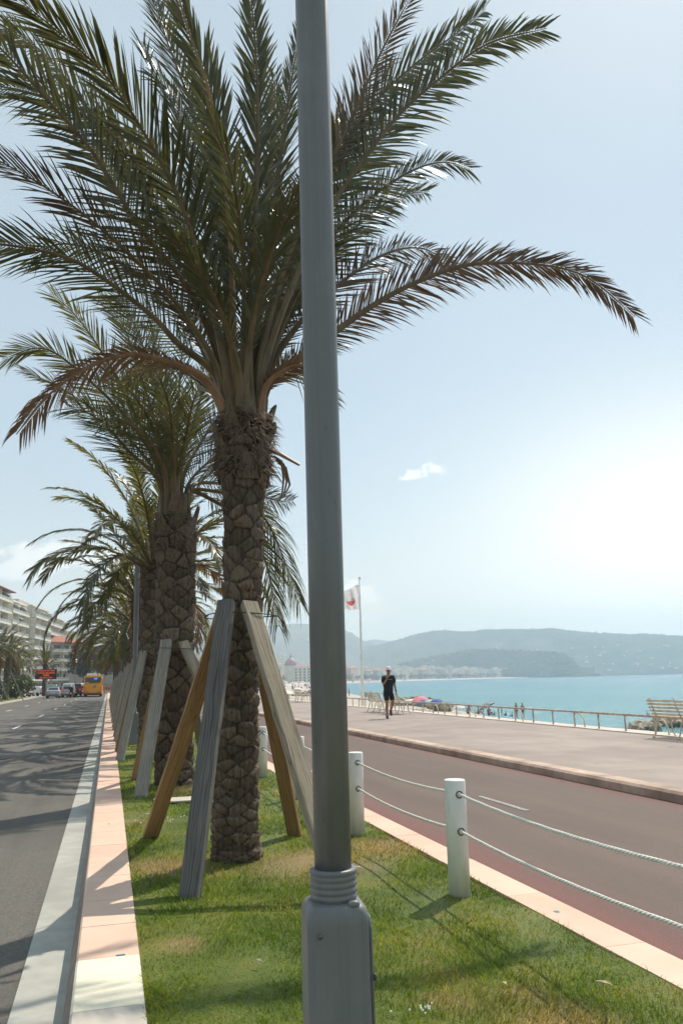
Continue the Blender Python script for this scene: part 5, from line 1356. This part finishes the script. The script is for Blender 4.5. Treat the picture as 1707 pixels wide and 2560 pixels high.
# tree belt along the far promenade
mbt = MB(); rt = random.Random(12)
for i in range(0, len(SPT)-1):
    p = SPT[i]
    if not (600 < p.length < 2150): continue
    T = (SPT[i+1]-SPT[i]).normalized(); N = Vector((-T.y, T.x, 0)); L = (SPT[i+1]-SPT[i]).length
    for k in range(max(1, int(L/7))):
        q = p+T*(L*rt.random())+N*(68+rt.uniform(-4, 7)); hgt = rt.uniform(6, 11)
        mbt.cur = 1; mbt.tube([(q.x, q.y, -1), (q.x, q.y, hgt*.6)], .3, 4); mbt.cur = 0; leaf_cloud(mbt, (q.x, q.y, hgt*.68), (4.2, 4.2, hgt*.36), 26, rt, 1.7)
tag(mbt.build('far_trees', [M['tree_dark'], M['bark_tree']]), 'dark belt of palms and trees along the far promenade', 'trees', kind='stuff')
# tree-shaped roughness on the castle hill crest is part of a wood read as one mass
ch_ = bpy.data.objects['castle_hill']; wh_ = bpy.data.objects['wooded_hill']; mbw = MB()
for (ho, x0, x1, D1, sz, nn, lo) in ((ch_, 990, 1440, 2430, 5.0, 420, 0), (wh_, 850, 1760, 3500, 5.5, 460, 0)):
    for k in range(nn):
        px = rt.uniform(x0, x1); a, _e = azel(px, 1640); D = D1+rt.uniform(-90, 6) if ho is wh_ else D1-rt.uniform(-4, 130)
        ok, loc, nor, _ = ho.ray_cast(Vector((math.sin(a)*D, math.cos(a)*D, 900)), Vector((0, 0, -1)))
        if not ok: continue
        s = sz*rt.uniform(.5, 1.15); leaf_cloud(mbw, (loc.x, loc.y, loc.z+s*.25), (s, s, s*.7), 12, rt, s*.62)
tag(mbw.build('hill_wood', M['tree_dark']), 'pine wood covering the crests of the hills', 'wood', kind='stuff')
for k, px in enumerate((1062, 1066, 1071, 1075, 1080, 1047, 1052)):
    a, _e = azel(px, 1660); loc = Vector((math.sin(a)*2120, math.cos(a)*2120, 6)); mb = MB(); h = 24+6*math.sin(k*2.3); mb.lathe([(.3, 0), (2.0, h*.15), (2.3, h*.4), (1.5, h*.75), (.2, h)], 8, tuple(loc))
    tag(mb.build('cypress', M['tree_dark']), 'slim dark cypress in the row before the castle hill', 'cypress tree', 'cypresses before the hill')

# ------------------------------------------------------------------ apartment buildings on the left
DIRF = Vector((math.sin(R(7.5)), math.cos(R(7.5)), 0)); F0 = Vector((-32, 235, 0)); FROT = math.atan2(DIRF.y, DIRF.x)
def apartment(t0, length, floors, fh, depth, label, wall, roof, setback=0, bay=4.2, curved=False, awn=(), fwd=0, pent=True, rail='rail_glass', turn=0):
    """local +X runs along the street, local -Y is the sea front (towards the road)"""
    base = F0+DIRF*t0+Vector((DIRF.y, -DIRF.x, 0))*fwd
    t = thing('apartment_block', label, 'building', base, FROT+R(turn)); H = floors*fh
    mb = MB(); mb.box((length/2, depth/2, H/2-.5), (length, depth, H+1)); mb.build('wall', wall, t)
    nb = max(2, int(length/bay))
    for f in range(floors):
        z = f*fh
        for k in range(nb):
            x = (k+.5)*length/nb
            if (k+f*2) % 7 == 6: continue
            mb = MB(); mb.box((x, .06, z+1.25), (length/nb*.74, .24, 2.35)); mb.build('window', M['window'], t)
        if f > 0:
            b = thing('x', None, None); bpy.data.objects.remove(b)
            mb = MB(); mb.cur = 0; mb.box((length/2, -.85, z-.12), (length*.97, 1.7, .26)); mb.box((length/2, -1.66, z+.14), (length*.97, .10, .34))
            mb.cur = 1; mb.box((length/2, -1.64, z+.62), (length*.96, .05, .62))
            mb.cur = 0; mb.box((length/2, -1.66, z+.98), (length*.97, .09, .07))
            for k in range(0, nb+1, 2): mb.box((min(max(k*length/nb, .6), length-.6), -.8, z+1.4), (.16, 1.5, fh-.3))
            mb.build('balcony', [M['concrete_slab'], M[rail]], t)
    for (f, k) in awn:
        x = (k+.5)*length/nb; z = f*fh+fh-.5
        mb = MB(); mb.add([(x-1.9, -.02, z), (x+1.9, -.02, z), (x+1.9, -1.9, z-.8), (x-1.9, -1.9, z-.8), (x-1.9, -.02, z-.06), (x+1.9, -.02, z-.06), (x+1.9, -1.9, z-.98), (x-1.9, -1.9, z-.98)], [(0, 1, 2, 3), (7, 6, 5, 4), (3, 2, 6, 7), (0, 3, 7, 4), (1, 5, 6, 2), (0, 4, 5, 1)]); mb.build('awning', M['awning'], t)
    for k in range(4):      # small end-wall windows
        for f in range(0, floors, 2):
            mb = MB(); mb.box((-.04, 2.5+k*(depth-4)/3.5, f*fh+1.6), (.2, 1.0, 1.3)); mb.build('window', M['window'], t)
    if roof == 'flat':
        mb = MB(); mb.box((length/2, depth/2-.2, H+.25), (length+.7, depth+.9, .45)); r = mb.build('roof', M['concrete_slab'], t)
        if pent:
            mb = MB(); mb.box((length*.55, depth*.6, H+1.7), (length*.6, depth*.5, 2.6)); mb.build('penthouse', M['stucco_grey'], t)
        mb = MB(); mb.box((length*.3, depth*.55, H+3.4), (2.2, 1.0, 1.6))
        for k in range(3): mb.tube([(length*.3-.7+.7*k, depth*.55, H+4.2), (length*.3-.7+.7*k, depth*.55, H+4.9)], .2, 6)
        mb.build('chimney', M['stucco_grey'], r)
    else:
        mb = MB(); e = .9; rh_ = 2.8
        mb.add([(-e, -e-1.2, H), (length+e, -e-1.2, H), (length+e, depth+e, H), (-e, depth+e, H), (length*.25, depth/2, H+rh_), (length*.75, depth/2, H+rh_), (-e, -e-1.2, H-.25), (length+e, -e-1.2, H-.25), (length+e, depth+e, H-.25), (-e, depth+e, H-.25)],
               [(0, 1, 5, 4), (1, 2, 5), (2, 3, 4, 5), (3, 0, 4), (0, 6, 7, 1), (1, 7, 8, 2), (2, 8, 9, 3), (3, 9, 6, 0), (9, 8, 7, 6)])
        mb.build('roof', M['terracotta'], t)
    return t
apartment(-45, 64, 9, 3.2, 16, 'white balcony block with red hipped roof at the left picture edge', M['stucco_white'], 'hip', awn=((7, 9), (8, 13)))
apartment(22, 22, 8, 3.35, 16, 'white stepped balcony block with striped sunshades, second from the left', M['stucco_white'], 'flat', awn=((7, 1), (7, 3), (4, 4), (6, 2)), fwd=-.8)
apartment(46, 26, 8, 3.4, 16, 'glass balcony block with pale slabs, third from the left', M['stucco_white'], 'flat', awn=((6, 4), (7, 2)), fwd=.6, pent=True)
apartment(75, 42, 8, 3.4, 18, 'grey walled block with chimney behind the red roofed house', M['stucco_grey'], 'flat', awn=((7, 2),), fwd=-2.0)
apartment(84, 17, 5, 3.5, 9, 'cream house with red tiled roof and white balcony posts', M['stucco_cream'], 'hip', fwd=-2.6, bay=4.2, rail='bench_iron', turn=-36)
apartment(119, 34, 7, 3.3, 16, 'pale block with long white balconies at the far end of the flats', M['stucco_white'], 'flat', fwd=1.5, pent=False)
apartment(156, 20, 3, 3.4, 12, 'low orange brick house beyond the last flats', M['stucco_pink'], 'flat', fwd=2, pent=False)
mb = MB(); mb.box((4, 330, 4.5), (40, 8, 10)); mb.box((4, 325.8, 9.6), (41, .6, .5))
for k in range(9): mb.box((-14+4.5*k, 325.9, 3.5), (1.6, .3, 3))
tag(mb.build('pavilion', M['stucco_grey']), 'low grey green wall building closing the view behind the bus', 'building')
# low white terrace seen right of the second palm
hb = atD(497, 1640, 420); mb = MB(); mb.box((hb.x, hb.y, 6), (30, 12, 15)); 
for k in range(4): mb.box((hb.x, hb.y-6.2, 3+3.2*k), (30.5, .8, .5))
tag(mb.build('terrace_building', M['stucco_white']), 'white stepped building glimpsed between the second palm and tan prop', 'building')
tree('tree', 'green tree below the white stepped building behind the second palm', 'tree', (hb.x+2, hb.y-25, 0), 9, 9, 18, M['tree_dark'], 2000, .6)

# ------------------------------------------------------------------ traffic
def wheel_part(parent, x, y, r, w):
    mb = MB(); mb.lathe([(r*.55, -w/2), (r*.95, -w/2), (r, -w*.3), (r, w*.3), (r*.95, w/2), (r*.55, w/2)], 18)
    o = mb.build('wheel', M['rubber'], parent, True); o.rotation_euler = (0, PI/2, 0); o.location = (x, y, r)
    mb = MB(); mb.lathe([(.02, -w*.5), (r*.55, -w*.42), (r*.55, w*.42), (.02, w*.5)], 14); h = mb.build('rim', M['post_grey'], o, True)
def car(label, loc, paint, kind, rz=0, group='cars waiting at the lights', W=1.76):
    """+Y is forward (away from the camera); sections from tail to nose: y, z sill, z belt, z roof, half-width belt, half-width roof"""
    t = thing('parked_car' if kind == 'parked' else 'car', label, 'car' if kind != 'van' else 'van', loc, rz, group); h = W/2
    if kind == 'saloon': sec = [(-2.2, .45, .92, .94, .86, .8), (-2.12, .28, .98, 1.0, .97, .9), (-1.55, .25, 1.0, 1.04, 1, .86), (-.85, .22, 1.0, 1.42, 1, .70), (.2, .22, 1.0, 1.46, 1, .72), (1.0, .22, .98, 1.05, 1, .82), (1.95, .25, .80, .84, .96, .8), (2.2, .4, .66, .68, .84, .7)]
    elif kind == 'van': sec = [(-2.1, .40, 1.05, 1.72, .95, .78), (-2.0, .28, 1.1, 1.86, 1, .84), (-1.0, .25, 1.12, 1.92, 1, .86), (.5, .24, 1.12, 1.88, 1, .84), (1.25, .25, 1.1, 1.25, 1, .84), (2.0, .3, .9, .95, .94, .8), (2.2, .4, .7, .75, .84, .7)]
    else: sec = [(-1.95, .42, .98, 1.02, .88, .8), (-1.85, .28, 1.0, 1.30, .97, .76), (-1.3, .25, 1.02, 1.48, 1, .74), (.1, .22, 1.02, 1.5, 1, .74), (.9, .22, .98, 1.05, 1, .82), (1.7, .25, .84, .88, .96, .8), (1.95, .4, .68, .7, .84, .7)]
    mb = MB(); n = 8
    for (y, zs, zb, zr, wb, wr) in sec:
        b, r = h*wb, h*wr
        mb.v += [(-b*.93, y, zs), (b*.93, y, zs), (b, y, (zs+zb)*.5), (b*.985, y, zb), (r, y, zr), (r*.6, y, zr+.03), (-r*.6, y, zr+.03), (-r, y, zr), (-b*.985, y, zb), (-b, y, (zs+zb)*.5)]
    n = 10
    for i in range(len(sec)-1):
        for k in range(n): mb.f.append((i*n+k, i*n+(k+1) % n, (i+1)*n+(k+1) % n, (i+1)*n+k))
    mb.f += [tuple(range(n))[::-1], tuple(range((len(sec)-1)*n, len(sec)*n))]; mb.mi = [0]*len(mb.f)
    mb.build('body', paint, t, False, bevel=.02, seg=2)
    mb = MB()
    if kind == 'saloon': P = [(-.66, -1.52, 1.075), (.66, -1.52, 1.075), (.54, -.93, 1.41), (-.54, -.93, 1.41)]
    elif kind == 'van': P = [(-.62, -2.10, 1.15), (.62, -2.10, 1.15), (.56, -2.05, 1.68), (-.56, -2.05, 1.68)]
    else: P = [(-.62, -1.93, 1.06), (.62, -1.93, 1.06), (.54, -1.80, 1.36), (-.54, -1.80, 1.36)]
    mb.add([(x, y-.03, z+.03) for x, y, z in P]+[(x, y+.05, z-.02) for x, y, z in P], [(0, 1, 2, 3), (7, 6, 5, 4), (0, 4, 5, 1), (1, 5, 6, 2), (2, 6, 7, 3), (3, 7, 4, 0)]); mb.build('rear_window', M['glass'], t)
    for sx in (-1, 1):
        mb = MB(); y0 = sec[0][0]; zt = .85 if kind != 'van' else 1.0
        mb.box((sx*h*.76, y0-.012, zt), (.20, .06, .16 if kind == 'saloon' else .34)); mb.build('tail_light', M['tail_red'], t, bevel=.01)
        mb = MB(); mb.box((sx*(h+.07), .75, 1.02), (.16, .10, .12)); mb.build('mirror', paint, t, bevel=.02)
        mb = MB(); mb.add([(sx*h*.985+sx*.012, -1.0, 1.03), (sx*h*.985+sx*.012, .75, 1.03), (sx*h*.80, .25, 1.38 if kind != 'van' else 1.7), (sx*h*.80, -.85, 1.38 if kind != 'van' else 1.75)], [(0, 1, 2, 3)]); mb.build('side_window', M['glass'], t)
    mb = MB(); mb.box((0, sec[0][0]-.02, .72 if kind != 'van' else .62), (.52, .03, .11)); mb.build('number_plate', M['plate'], t)
    mb = MB(); mb.box((0, sec[0][0]+.02, .45), (W*.94, .16, .22)); mb.build('bumper', M['car_black'] if paint is not M['silver'] else M['car_grey'], t, bevel=.04)
    for x in (-h+.11, h-.11):
        for y in (-1.35, 1.35): wheel_part(t, x, y, .31, .2)
    return t
RZ = -.172
def onroad(px, py, z=RZ):
    return shore(px, py, z)
car('silver saloon car at the left of the waiting queue, seen from behind', (-7.2, 119, RZ), M['silver'], 'saloon')
car('black car with red tail lights between the saloon and the grey van', (-6.6, 128.5, RZ), M['car_black'], 'hatch')
car('silver grey van in the middle of the queue behind the scooter', (-5.5, 124, RZ), M['silver'], 'van')
car('black hatchback right of the van with a lit red tail light', (-4.8, 131, RZ), M['car_black'], 'van')
car('white car just left of the orange bus', (-4.1, 136, RZ), M['car_white'], 'van')
car('white car parked behind the shrub on the far verge', (-12.6, 127, -.02), M['car_white'], 'parked', 1.2, None)
car('second white car glimpsed between the message board legs', (-11.3, 141, -.1), M['car_white'], 'hatch', .8, None)
mb = MB(); mb.box((-9.6, 152, .6), (1.5, 3.0, 1.6)); mb.box((-9.6, 152, 1.55), (1.7, 3.2, .3)); tag(mb.build('kiosk', M['um_green'], bevel=.05), 'small green kiosk with dark roof behind the silver saloon', 'kiosk')
# scooter and its rider
scx = thing('scooter', 'black scooter standing behind the grey van', 'scooter', (-4.95, 119, RZ))
for y in (-.6, .62):
    mb = MB(); mb.lathe([(.14, -.06), (.25, -.06), (.27, -.03), (.27, .03), (.25, .06), (.14, .06)], 16); w = mb.build('wheel', M['rubber'], scx, True); w.rotation_euler = (0, PI/2, 0); w.location = (0, y, .27)
mb = MB(); mb.prism([(-.85, .45), (-.8, .78), (-.2, .82), (.05, .55), (.35, .5), (.55, 1.0), (.64, .98), (.55, .42), (.1, .3), (-.55, .32)], 'x', -.17, .17); mb.build('body', M['car_black'], scx, bevel=.03)
mb = MB(); mb.tube([(-.34, .5, 1.02), (0, .58, 1.05), (.34, .5, 1.02)], .02, 6); mb.build('handlebar', M['sign_black'], scx, True)
mb = MB(); mb.box((0, -.88, .72), (.14, .05, .08)); mb.build('tail_light', M['tail_red'], scx)
mb = MB(); mb.box((0, -.9, .55), (.2, .02, .14)); mb.build('number_plate', M['plate'], scx)
RIDE = dict(SIT)
for k, (x, y, z) in list(RIDE.items()):
    if k in ('pelvis', 'waist', 'chest', 'neckb', 'neck', 'head0', 'head1', 'head2', 'hem', 'shR', 'shL', 'hpR', 'hpL'): RIDE[k] = (x, y, z+.66)
RIDE.update(elR=(-.3, -.25, .98), wrR=(-.33, -.5, 1.0), hdR=(-.33, -.58, 1.03), elL=(.3, -.25, .98), wrL=(.33, -.5, 1.0), hdL=(.33, -.58, 1.03), knR=(-.24, -.38, .72), anR=(-.26, -.3, .30), toR=(-.27, -.45, .27), knL=(.24, -.38, .72), anL=(.26, -.3, .30), toL=(.27, -.45, .27))
rider = person('person', 'rider in dark clothes and white helmet sitting on the scooter', (-4.95, 118.95, RZ), PI, RIDE, dict(shirt=M['navy'], shorts=M['black_cloth'], shoes=M['shoe']), sub=1, fingers=True)
mb = MB(); mb.ball((0, -.02, 1.59), (.135, .15, .14), 14, 9); mb.build('helmet', M['white_cloth'], rider, True)

# bus
bus = thing('city_bus', 'orange city bus seen from behind, waiting in the lane by the kerb', 'bus', (-2.15, 121, RZ))
W2, HB, LB = 1.26, 2.95, 11.5
mb = MB(); prof = [(-W2, .34), (-W2*1.0, 1.2), (-W2*.985, 2.6), (-W2*.93, HB-.05), (-W2*.84, HB), (W2*.84, HB), (W2*.93, HB-.05), (W2*.985, 2.6), (W2, 1.2), (W2, .34)]
mb.prism(prof, 'y', 0, LB); mb.build('body', M['bus_orange'], bus, bevel=.05, seg=2)
mb = MB(); mb.prism([(-W2*.72, HB), (-W2*.70, HB+.26), (-W2*.6, HB+.32), (W2*.62, HB+.32), (W2*.72, HB+.26), (W2*.74, HB)], 'y', .25, LB-2); mb.build('roof_unit', M['bus_white'], bus, bevel=.04)
mb = MB(); mb.prism([(-1.08, 2.62), (-1.0, 1.98), (-.9, 1.90), (.9, 1.90), (1.0, 1.98), (1.08, 2.62), (.98, 2.70), (-.98, 2.70)], 'y', -.035, .05); win = mb.build('rear_window', M['glass'], bus, bevel=.012)
mb = MB(); mb.box((.36, -.05, 2.52), (.46, .03, .20)); mb.build('route_display', M['blue_display'], bus)
mb = MB(); mb.prism([(-1.22, .95), (-1.05, .62), (1.05, .62), (1.22, .95), (1.22, .34), (-1.22, .34)], 'y', -.04, .03); mb.build('rear_skirt', M['bus_skirt'], bus, bevel=.01)
mb = MB(); mb.box((0, -.02, .36), (2.4, .18, .24)); mb.build('bumper', M['bus_dark'], bus, bevel=.05)
for sx in (-1, 1):
    mb = MB(); mb.box((sx*1.10, -.03, 1.25), (.18, .06, .36)); mb.build('tail_light', M['tail_red'], bus, bevel=.02)
    mb = MB(); mb.tube([(sx*1.0, -.045, 1.0), (sx*.86, -.045, .78), (sx*.62, -.045, .66)], .02, 6); mb.build('trim', M['bus_dark'], bus, True)
    for y in (2.6, 8.6): wheel_part(bus, sx*1.08, y, .48, .28)
    for k in range(5):
        mb = MB(); mb.box((sx*(W2+.004), 1.6+2.0*k, 2.05), (.02, 1.8, .95)); mb.build('side_window', M['glass'], bus)
mb = MB()
for a0 in (0, 2.1, 4.2): mb.tube([(.25+math.cos(a0+a)*(.05+.08*a), -.045, 1.45+math.sin(a0+a)*(.05+.09*a)) for a in np.linspace(.1, 2.0, 9)], [.035+.02*math.sin(q/9*PI) for q in range(9)], 5)
mb.build('round_emblem', M['teal'], bus, True)
mb = MB(); mb.box((-.72, -.042, 2.0), (.36, .02, .07)); mb.build('rear_notice', M['plate'], bus)

# signs on the verge
sg = thing('lane_sign', 'blue lane sign with three white bars on a thin pole, far verge', 'road sign', (-11.5, 88, 0))
mb = MB(); mb.tube([(0, 0, -.2), (0, 0, 2.5)], .05, 8); mb.build('pole', M['sign_black'], sg, True)
mb = MB(); mb.box((0, 0, 3.03), (.90, .06, .86)); mb.build('panel', M['sign_white'], sg, bevel=.015)
mb = MB(); mb.box((0, -.036, 3.03), (.82, .012, .78)); mb.build('blue_field', M['sign_blue'], sg)
for k in range(3):
    mb = MB(); mb.box((-.02+.18*k, -.046, 3.04), (.05, .012, .62)); mb.build('white_bar', M['sign_white'], sg)
mb = MB(); mb.tube([(-.38, -.046, 3.14), (-.28, -.046, 3.18), (-.18, -.046, 3.10), (-.08, -.046, 3.06)], .022, 6); mb.build('lane_arrow', M['sign_white'], sg)
mb = MB(); mb.box((.07, .02, 3.62), (.62, .06, .32)); mb.build('top_plate', M['sign_white'], sg, bevel=.01)
vms = thing('message_board', 'black electronic board with orange lettering above the verge', 'message sign', (-8.95, 131, 0), R(-3))
for x in (-.05, .55):
    mb = MB(); mb.box((x, .1, 1.2), (.2, .16, 2.6)); mb.build('leg', M['post_grey'], vms, bevel=.02)
mb = MB(); mb.box((-.2, 0, 3.22), (3.05, .32, 1.52)); cab = mb.build('cabinet', M['sign_black'], vms, bevel=.03)
TXT = []
for i, s in enumerate(('TRAVAUX DE NUIT', 'TUNNEL MALRAUX', 'FERME', 'DE 22H A 5H')):
    cu = bpy.data.curves.new('message_text', 'FONT'); cu.body = s; cu.align_x = 'CENTER'; cu.size = .30; cu.extrude = .006; cu.offset = .002; cu.space_character = 1.05
    if i < 2: cu.size = .275
    cu.materials.append(M['led']); o = bpy.data.objects.new('message_text', cu); COL.objects.link(o); o.parent = vms; o.rotation_euler = (PI/2, 0, 0); o.location = (-.2, -.175, 3.64-.345*i)
    TXT.append(o)
dg = bpy.context.evaluated_depsgraph_get()
for o in TXT:
    me = bpy.data.meshes.new_from_object(o.evaluated_get(dg)); me.materials.clear(); me.materials.append(M['led'])
    q = bpy.data.objects.new('message_line', me); COL.objects.link(q); q.parent = vms; q.rotation_euler = o.rotation_euler; q.location = o.location
    bpy.data.objects.remove(o)
ts = thing('traffic_light', 'dark traffic light box on a grey pole by the palm row', 'traffic light', (.45, 96, 0))
mb = MB(); mb.tube([(0, 0, -.1), (0, 0, 3.1)], .06, 8); mb.build('pole', M['post_grey'], ts, True)
mb = MB(); mb.box((.14, 0, 2.75), (.30, .2, .92)); mb.build('housing', M['sign_black'], ts, bevel=.03)
for k in range(3):
    mb = MB(); mb.lathe([(.001, 0), (.09, 0), (.09, .06), (.085, .06), (.08, .01)], 14, cap=False); o = mb.build('lens_hood', M['sign_black'], ts, True); o.rotation_euler = (PI/2, 0, 0); o.location = (.14, -.1, 2.48+.27*k)
# people at the far crossing
for i, (px, D) in enumerate(((258, 150), (263, 158), (268, 152), (273, 162), (277, 156), (281, 165))):
    c = copy_tree(stand); p = atD(px, 1712, D); c.location = (p.x, p.y, RZ); c.rotation_euler.z = i*1.3; c['label'] = 'tiny distant pedestrian at the far crossing right of the bus'; c['group'] = 'pedestrians at the crossing'

# ------------------------------------------------------------------ flag
fp = atD(906, 1740, 75); fl = thing('flagpole', 'tall white flagpole standing on the beach behind the bench', 'flagpole', (fp.x, fp.y, -2.9))
topz = atD(901, 1447, 75).z+2.9
mb = MB(); mb.lathe([(.16, 0), (.13, topz*.4), (.075, topz-.05)], 14); mb.build('pole', M['white_paint'], fl, True)
mb = MB(); mb.ball((0, 0, topz+.08), .14, 12, 8); mb.build('finial', M['white_paint'], fl, True)
def mk_flagmat(name, c):
    m = mk_leaf(name, c, tuple(x*.95 for x in c), c, .45, .8, .1); return m
flag = thing('flag', 'white flag with a red and grey ball flying left of its pole', 'flag', (fp.x, fp.y, -2.9))
nx, nz = 50, 34; Lf, Hf = 2.6, 2.35; lat = -RIGHT.copy(); lat.z = 0; lat.normalize(); dep = Vector((lat.y, -lat.x, 0)); vs = []; mi = []; fs = []
for i in range(nx+1):
    u = i/nx
    for j in range(nz+1):
        w = j/nz; wave = .16*math.sin(u*9+w*2)*u**.6+.05*math.sin(u*17-w*4)
        x = .10+u*Lf*.78*(1-.12*(1-w)); z = topz-.55-Hf*(1-w)*(1-.10*u)-u*.95*(w**1.5)*.9-.18*u*(1-w)+.05*math.sin(u*11)
        p = lat*x+dep*wave*2.0; vs.append((p.x, p.y, z))
for i in range(nx):
    for j in range(nz):
        fs.append((i*(nz+1)+j, (i+1)*(nz+1)+j, (i+1)*(nz+1)+j+1, i*(nz+1)+j+1)); u, w = (i+.5)/nx, (j+.5)/nz
        dx, dy = (u-.40)*Lf*.78, (w-.36)*Hf; r = math.hypot(dx, dy*1.05)
        mi.append(0 if r > .43 or .47 < r and dy > 0.1 and False else (2 if dy < .02 else (1 if dx+dy*.4 < .1 else 3)))
M['flag_white'] = mk_flagmat('flag_white', (.74, .72, .74)); M['flag_red'] = mk_flagmat('flag_red', (.60, .13, .14)); M['flag_grey'] = mk_flagmat('flag_grey', (.45, .43, .46))
mesh_obj('cloth', vs, fs, [M['flag_white'], M['flag_grey'], M['flag_red'], M['flag_white']], flag, True, mi)

# ------------------------------------------------------------------ air, sun, sky
mb = MB(); mb.box((2900, 2330, 190), (8800, 5700, 400))
hz = mb.build('haze', None if False else bpy.data.materials.new('haze_air')); hm = hz.data.materials[0]; hm.use_nodes = True; nt = hm.node_tree; nt.nodes.clear()
ou = nd(nt, 'ShaderNodeOutputMaterial'); pv = nd(nt, 'ShaderNodeVolumePrincipled'); pv.inputs['Color'].default_value = (.70, .87, 1.0, 1); pv.inputs['Density'].default_value = .00029; pv.inputs['Anisotropy'].default_value = .25
lk(nt, pv.outputs[0], ou.inputs['Volume']); tag(hz, kind='stuff')

SUN_EL, SUN_AZ = R(53.0), math.atan2(.762, .648)     # azimuth clockwise from +Y
sd = bpy.data.lights.new('sun', 'SUN'); so = bpy.data.objects.new('sun', sd); COL.objects.link(so)
sd.energy = 5.0; sd.angle = R(.55); sd.color = (1.0, .905, .77)
sdir = Vector((math.sin(SUN_AZ)*math.cos(SUN_EL), math.cos(SUN_AZ)*math.cos(SUN_EL), math.sin(SUN_EL)))
so.rotation_euler = sdir.to_track_quat('Z', 'Y').to_euler(); so.location = (30, 30, 60)

w = bpy.data.worlds.new('World'); sc.world = w; w.use_nodes = True; nt = w.node_tree
bg = nt.nodes['Background']; sky = nd(nt, 'ShaderNodeTexSky', sky_type='NISHITA'); sky.sun_disc = False
sky.sun_elevation = SUN_EL; sky.sun_rotation = SUN_AZ; sky.air_density = 1.0; sky.dust_density = 0.7; sky.ozone_density = .6
bg.inputs['Strength'].default_value = .11
tc = nd(nt, 'ShaderNodeTexCoord'); nrm = nd(nt, 'ShaderNodeVectorMath', operation='NORMALIZE'); lk(nt, tc.outputs['Generated'], nrm.inputs[0])
dirv = nrm.outputs[0]
def mth(op, a, b=None, c=None):
    n = nd(nt, 'ShaderNodeMath', operation=op)
    for i, s in enumerate((a, b, c)):
        if s is None: continue
        if isinstance(s, (int, float)): n.inputs[i].default_value = s
        else: lk(nt, s, n.inputs[i])
    return n.outputs[0]
sep = nd(nt, 'ShaderNodeSeparateXYZ'); lk(nt, dirv, sep.inputs[0])
AZ = mth('ARCTAN2', sep.outputs[0], sep.outputs[1]); EL = mth('ARCSINE', sep.outputs[2])
cn = nd(nt, 'ShaderNodeTexNoise'); cn.inputs['Scale'].default_value = 26; cn.inputs['Detail'].default_value = 7; cn.inputs['Roughness'].default_value = .6; lk(nt, dirv, cn.inputs['Vector'])
col = sky.outputs[0]
vn = nd(nt, 'ShaderNodeTexNoise'); vn.inputs['Scale'].default_value = 2.2; vn.inputs['Detail'].default_value = 5; lk(nt, dirv, vn.inputs['Vector'])
col = mixc(nt, mth('MULTIPLY_ADD', vn.outputs[0], .45, .34), col, (6.2, 7.3, 7.65))
# thin bright veil of cirrus low in the sky towards the sea
def blob(x, y, wx, wy):
    a, e = azel(x, y); u = mth('DIVIDE', mth('SUBTRACT', AZ, a), R(wx)); v_ = mth('DIVIDE', mth('SUBTRACT', EL, e), R(wy))
    return mth('ADD', mth('MULTIPLY', u, u), mth('MULTIPLY', v_, v_))
hb = mth('DIVIDE', EL, R(8.5)); band = mth('POWER', 2.718, mth('MULTIPLY', mth('MULTIPLY', hb, hb), -1))
col = mixc(nt, mth('MULTIPLY', band, .7), col, (10.2, 9.1, 7.2))
veil = mth('POWER', 2.718, mth('MULTIPLY', blob(1780, 1430, 15, 10), -1))
col = mixc(nt, mth('MULTIPLY', veil, 1.0), col, (14.5, 13.8, 12.0))
cn2 = nd(nt, 'ShaderNodeTexNoise'); cn2.inputs['Scale'].default_value = 95; cn2.inputs['Detail'].default_value = 6; lk(nt, dirv, cn2.inputs['Vector'])
def cloud(x, y, wx, wy, amp, lo, hi, op, c, fine=False):
    global col
    d = mth('ADD', mth('SUBTRACT', 1.0, blob(x, y, wx, wy)), mth('MULTIPLY', mth('SUBTRACT', (cn2 if fine else cn).outputs[0], .5), amp))
    mr = nd(nt, 'ShaderNodeMapRange', interpolation_type='SMOOTHSTEP'); mr.inputs[1].default_value = lo; mr.inputs[2].default_value = hi; lk(nt, d, mr.inputs[0])
    col = mixc(nt, mth('MULTIPLY', mr.outputs[0], op), col, c)
WC = (10.5, 10.4, 10.0)
cloud(150, 1395, 3.6, 1.3, 5.0, -.1, .9, .95, WC); cloud(60, 1425, 2.6, .8, 4.0, -.1, .9, .85, WC); cloud(300, 1430, 4.0, 1.6, 4.0, .0, .9, .7, WC)
cloud(1085, 1172, 1.0, .55, 3.6, .0, 1.1, .9, WC, True); cloud(1040, 1185, 1.3, .45, 3.6, .0, 1.2, .88, WC, True); cloud(1010, 1196, .7, .25, 3.0, .1, .9, .8, WC, True)
cloud(930, 1525, 2.0, 1.6, 5.0, -.2, 1.0, .85, (10.5, 9.6, 8.0)); cloud(915, 1490, 1.0, .8, 4.0, .0, .8, .9, (11, 10.4, 9.2), True); cloud(870, 1468, 1.1, .7, 4.0, .0, .8, .95, (11.5, 11.2, 10.4), True); cloud(720, 1530, 5, 1.4, 5.0, -.2, 1.2, .5, (8.2, 7.8, 7.0))
lk(nt, col, bg.inputs[0])

# ------------------------------------------------------------------ render settings
sc.view_settings.view_transform = 'Standard'; sc.view_settings.look = 'None'; sc.view_settings.exposure = 0.0; sc.view_settings.gamma = 1
sc.render.engine = 'CYCLES'
cy = sc.cycles
cy.use_denoising = True
try: cy.denoiser = 'OPENIMAGEDENOISE'
except Exception: pass
cy.max_bounces = 6; cy.diffuse_bounces = 3; cy.glossy_bounces = 3; cy.transmission_bounces = 3; cy.volume_bounces = 1; cy.transparent_max_bounces = 6
cy.sample_clamp_indirect = 6; cy.use_adaptive_sampling = True; cy.adaptive_threshold = .02
cy.caustics_reflective = False; cy.caustics_refractive = False
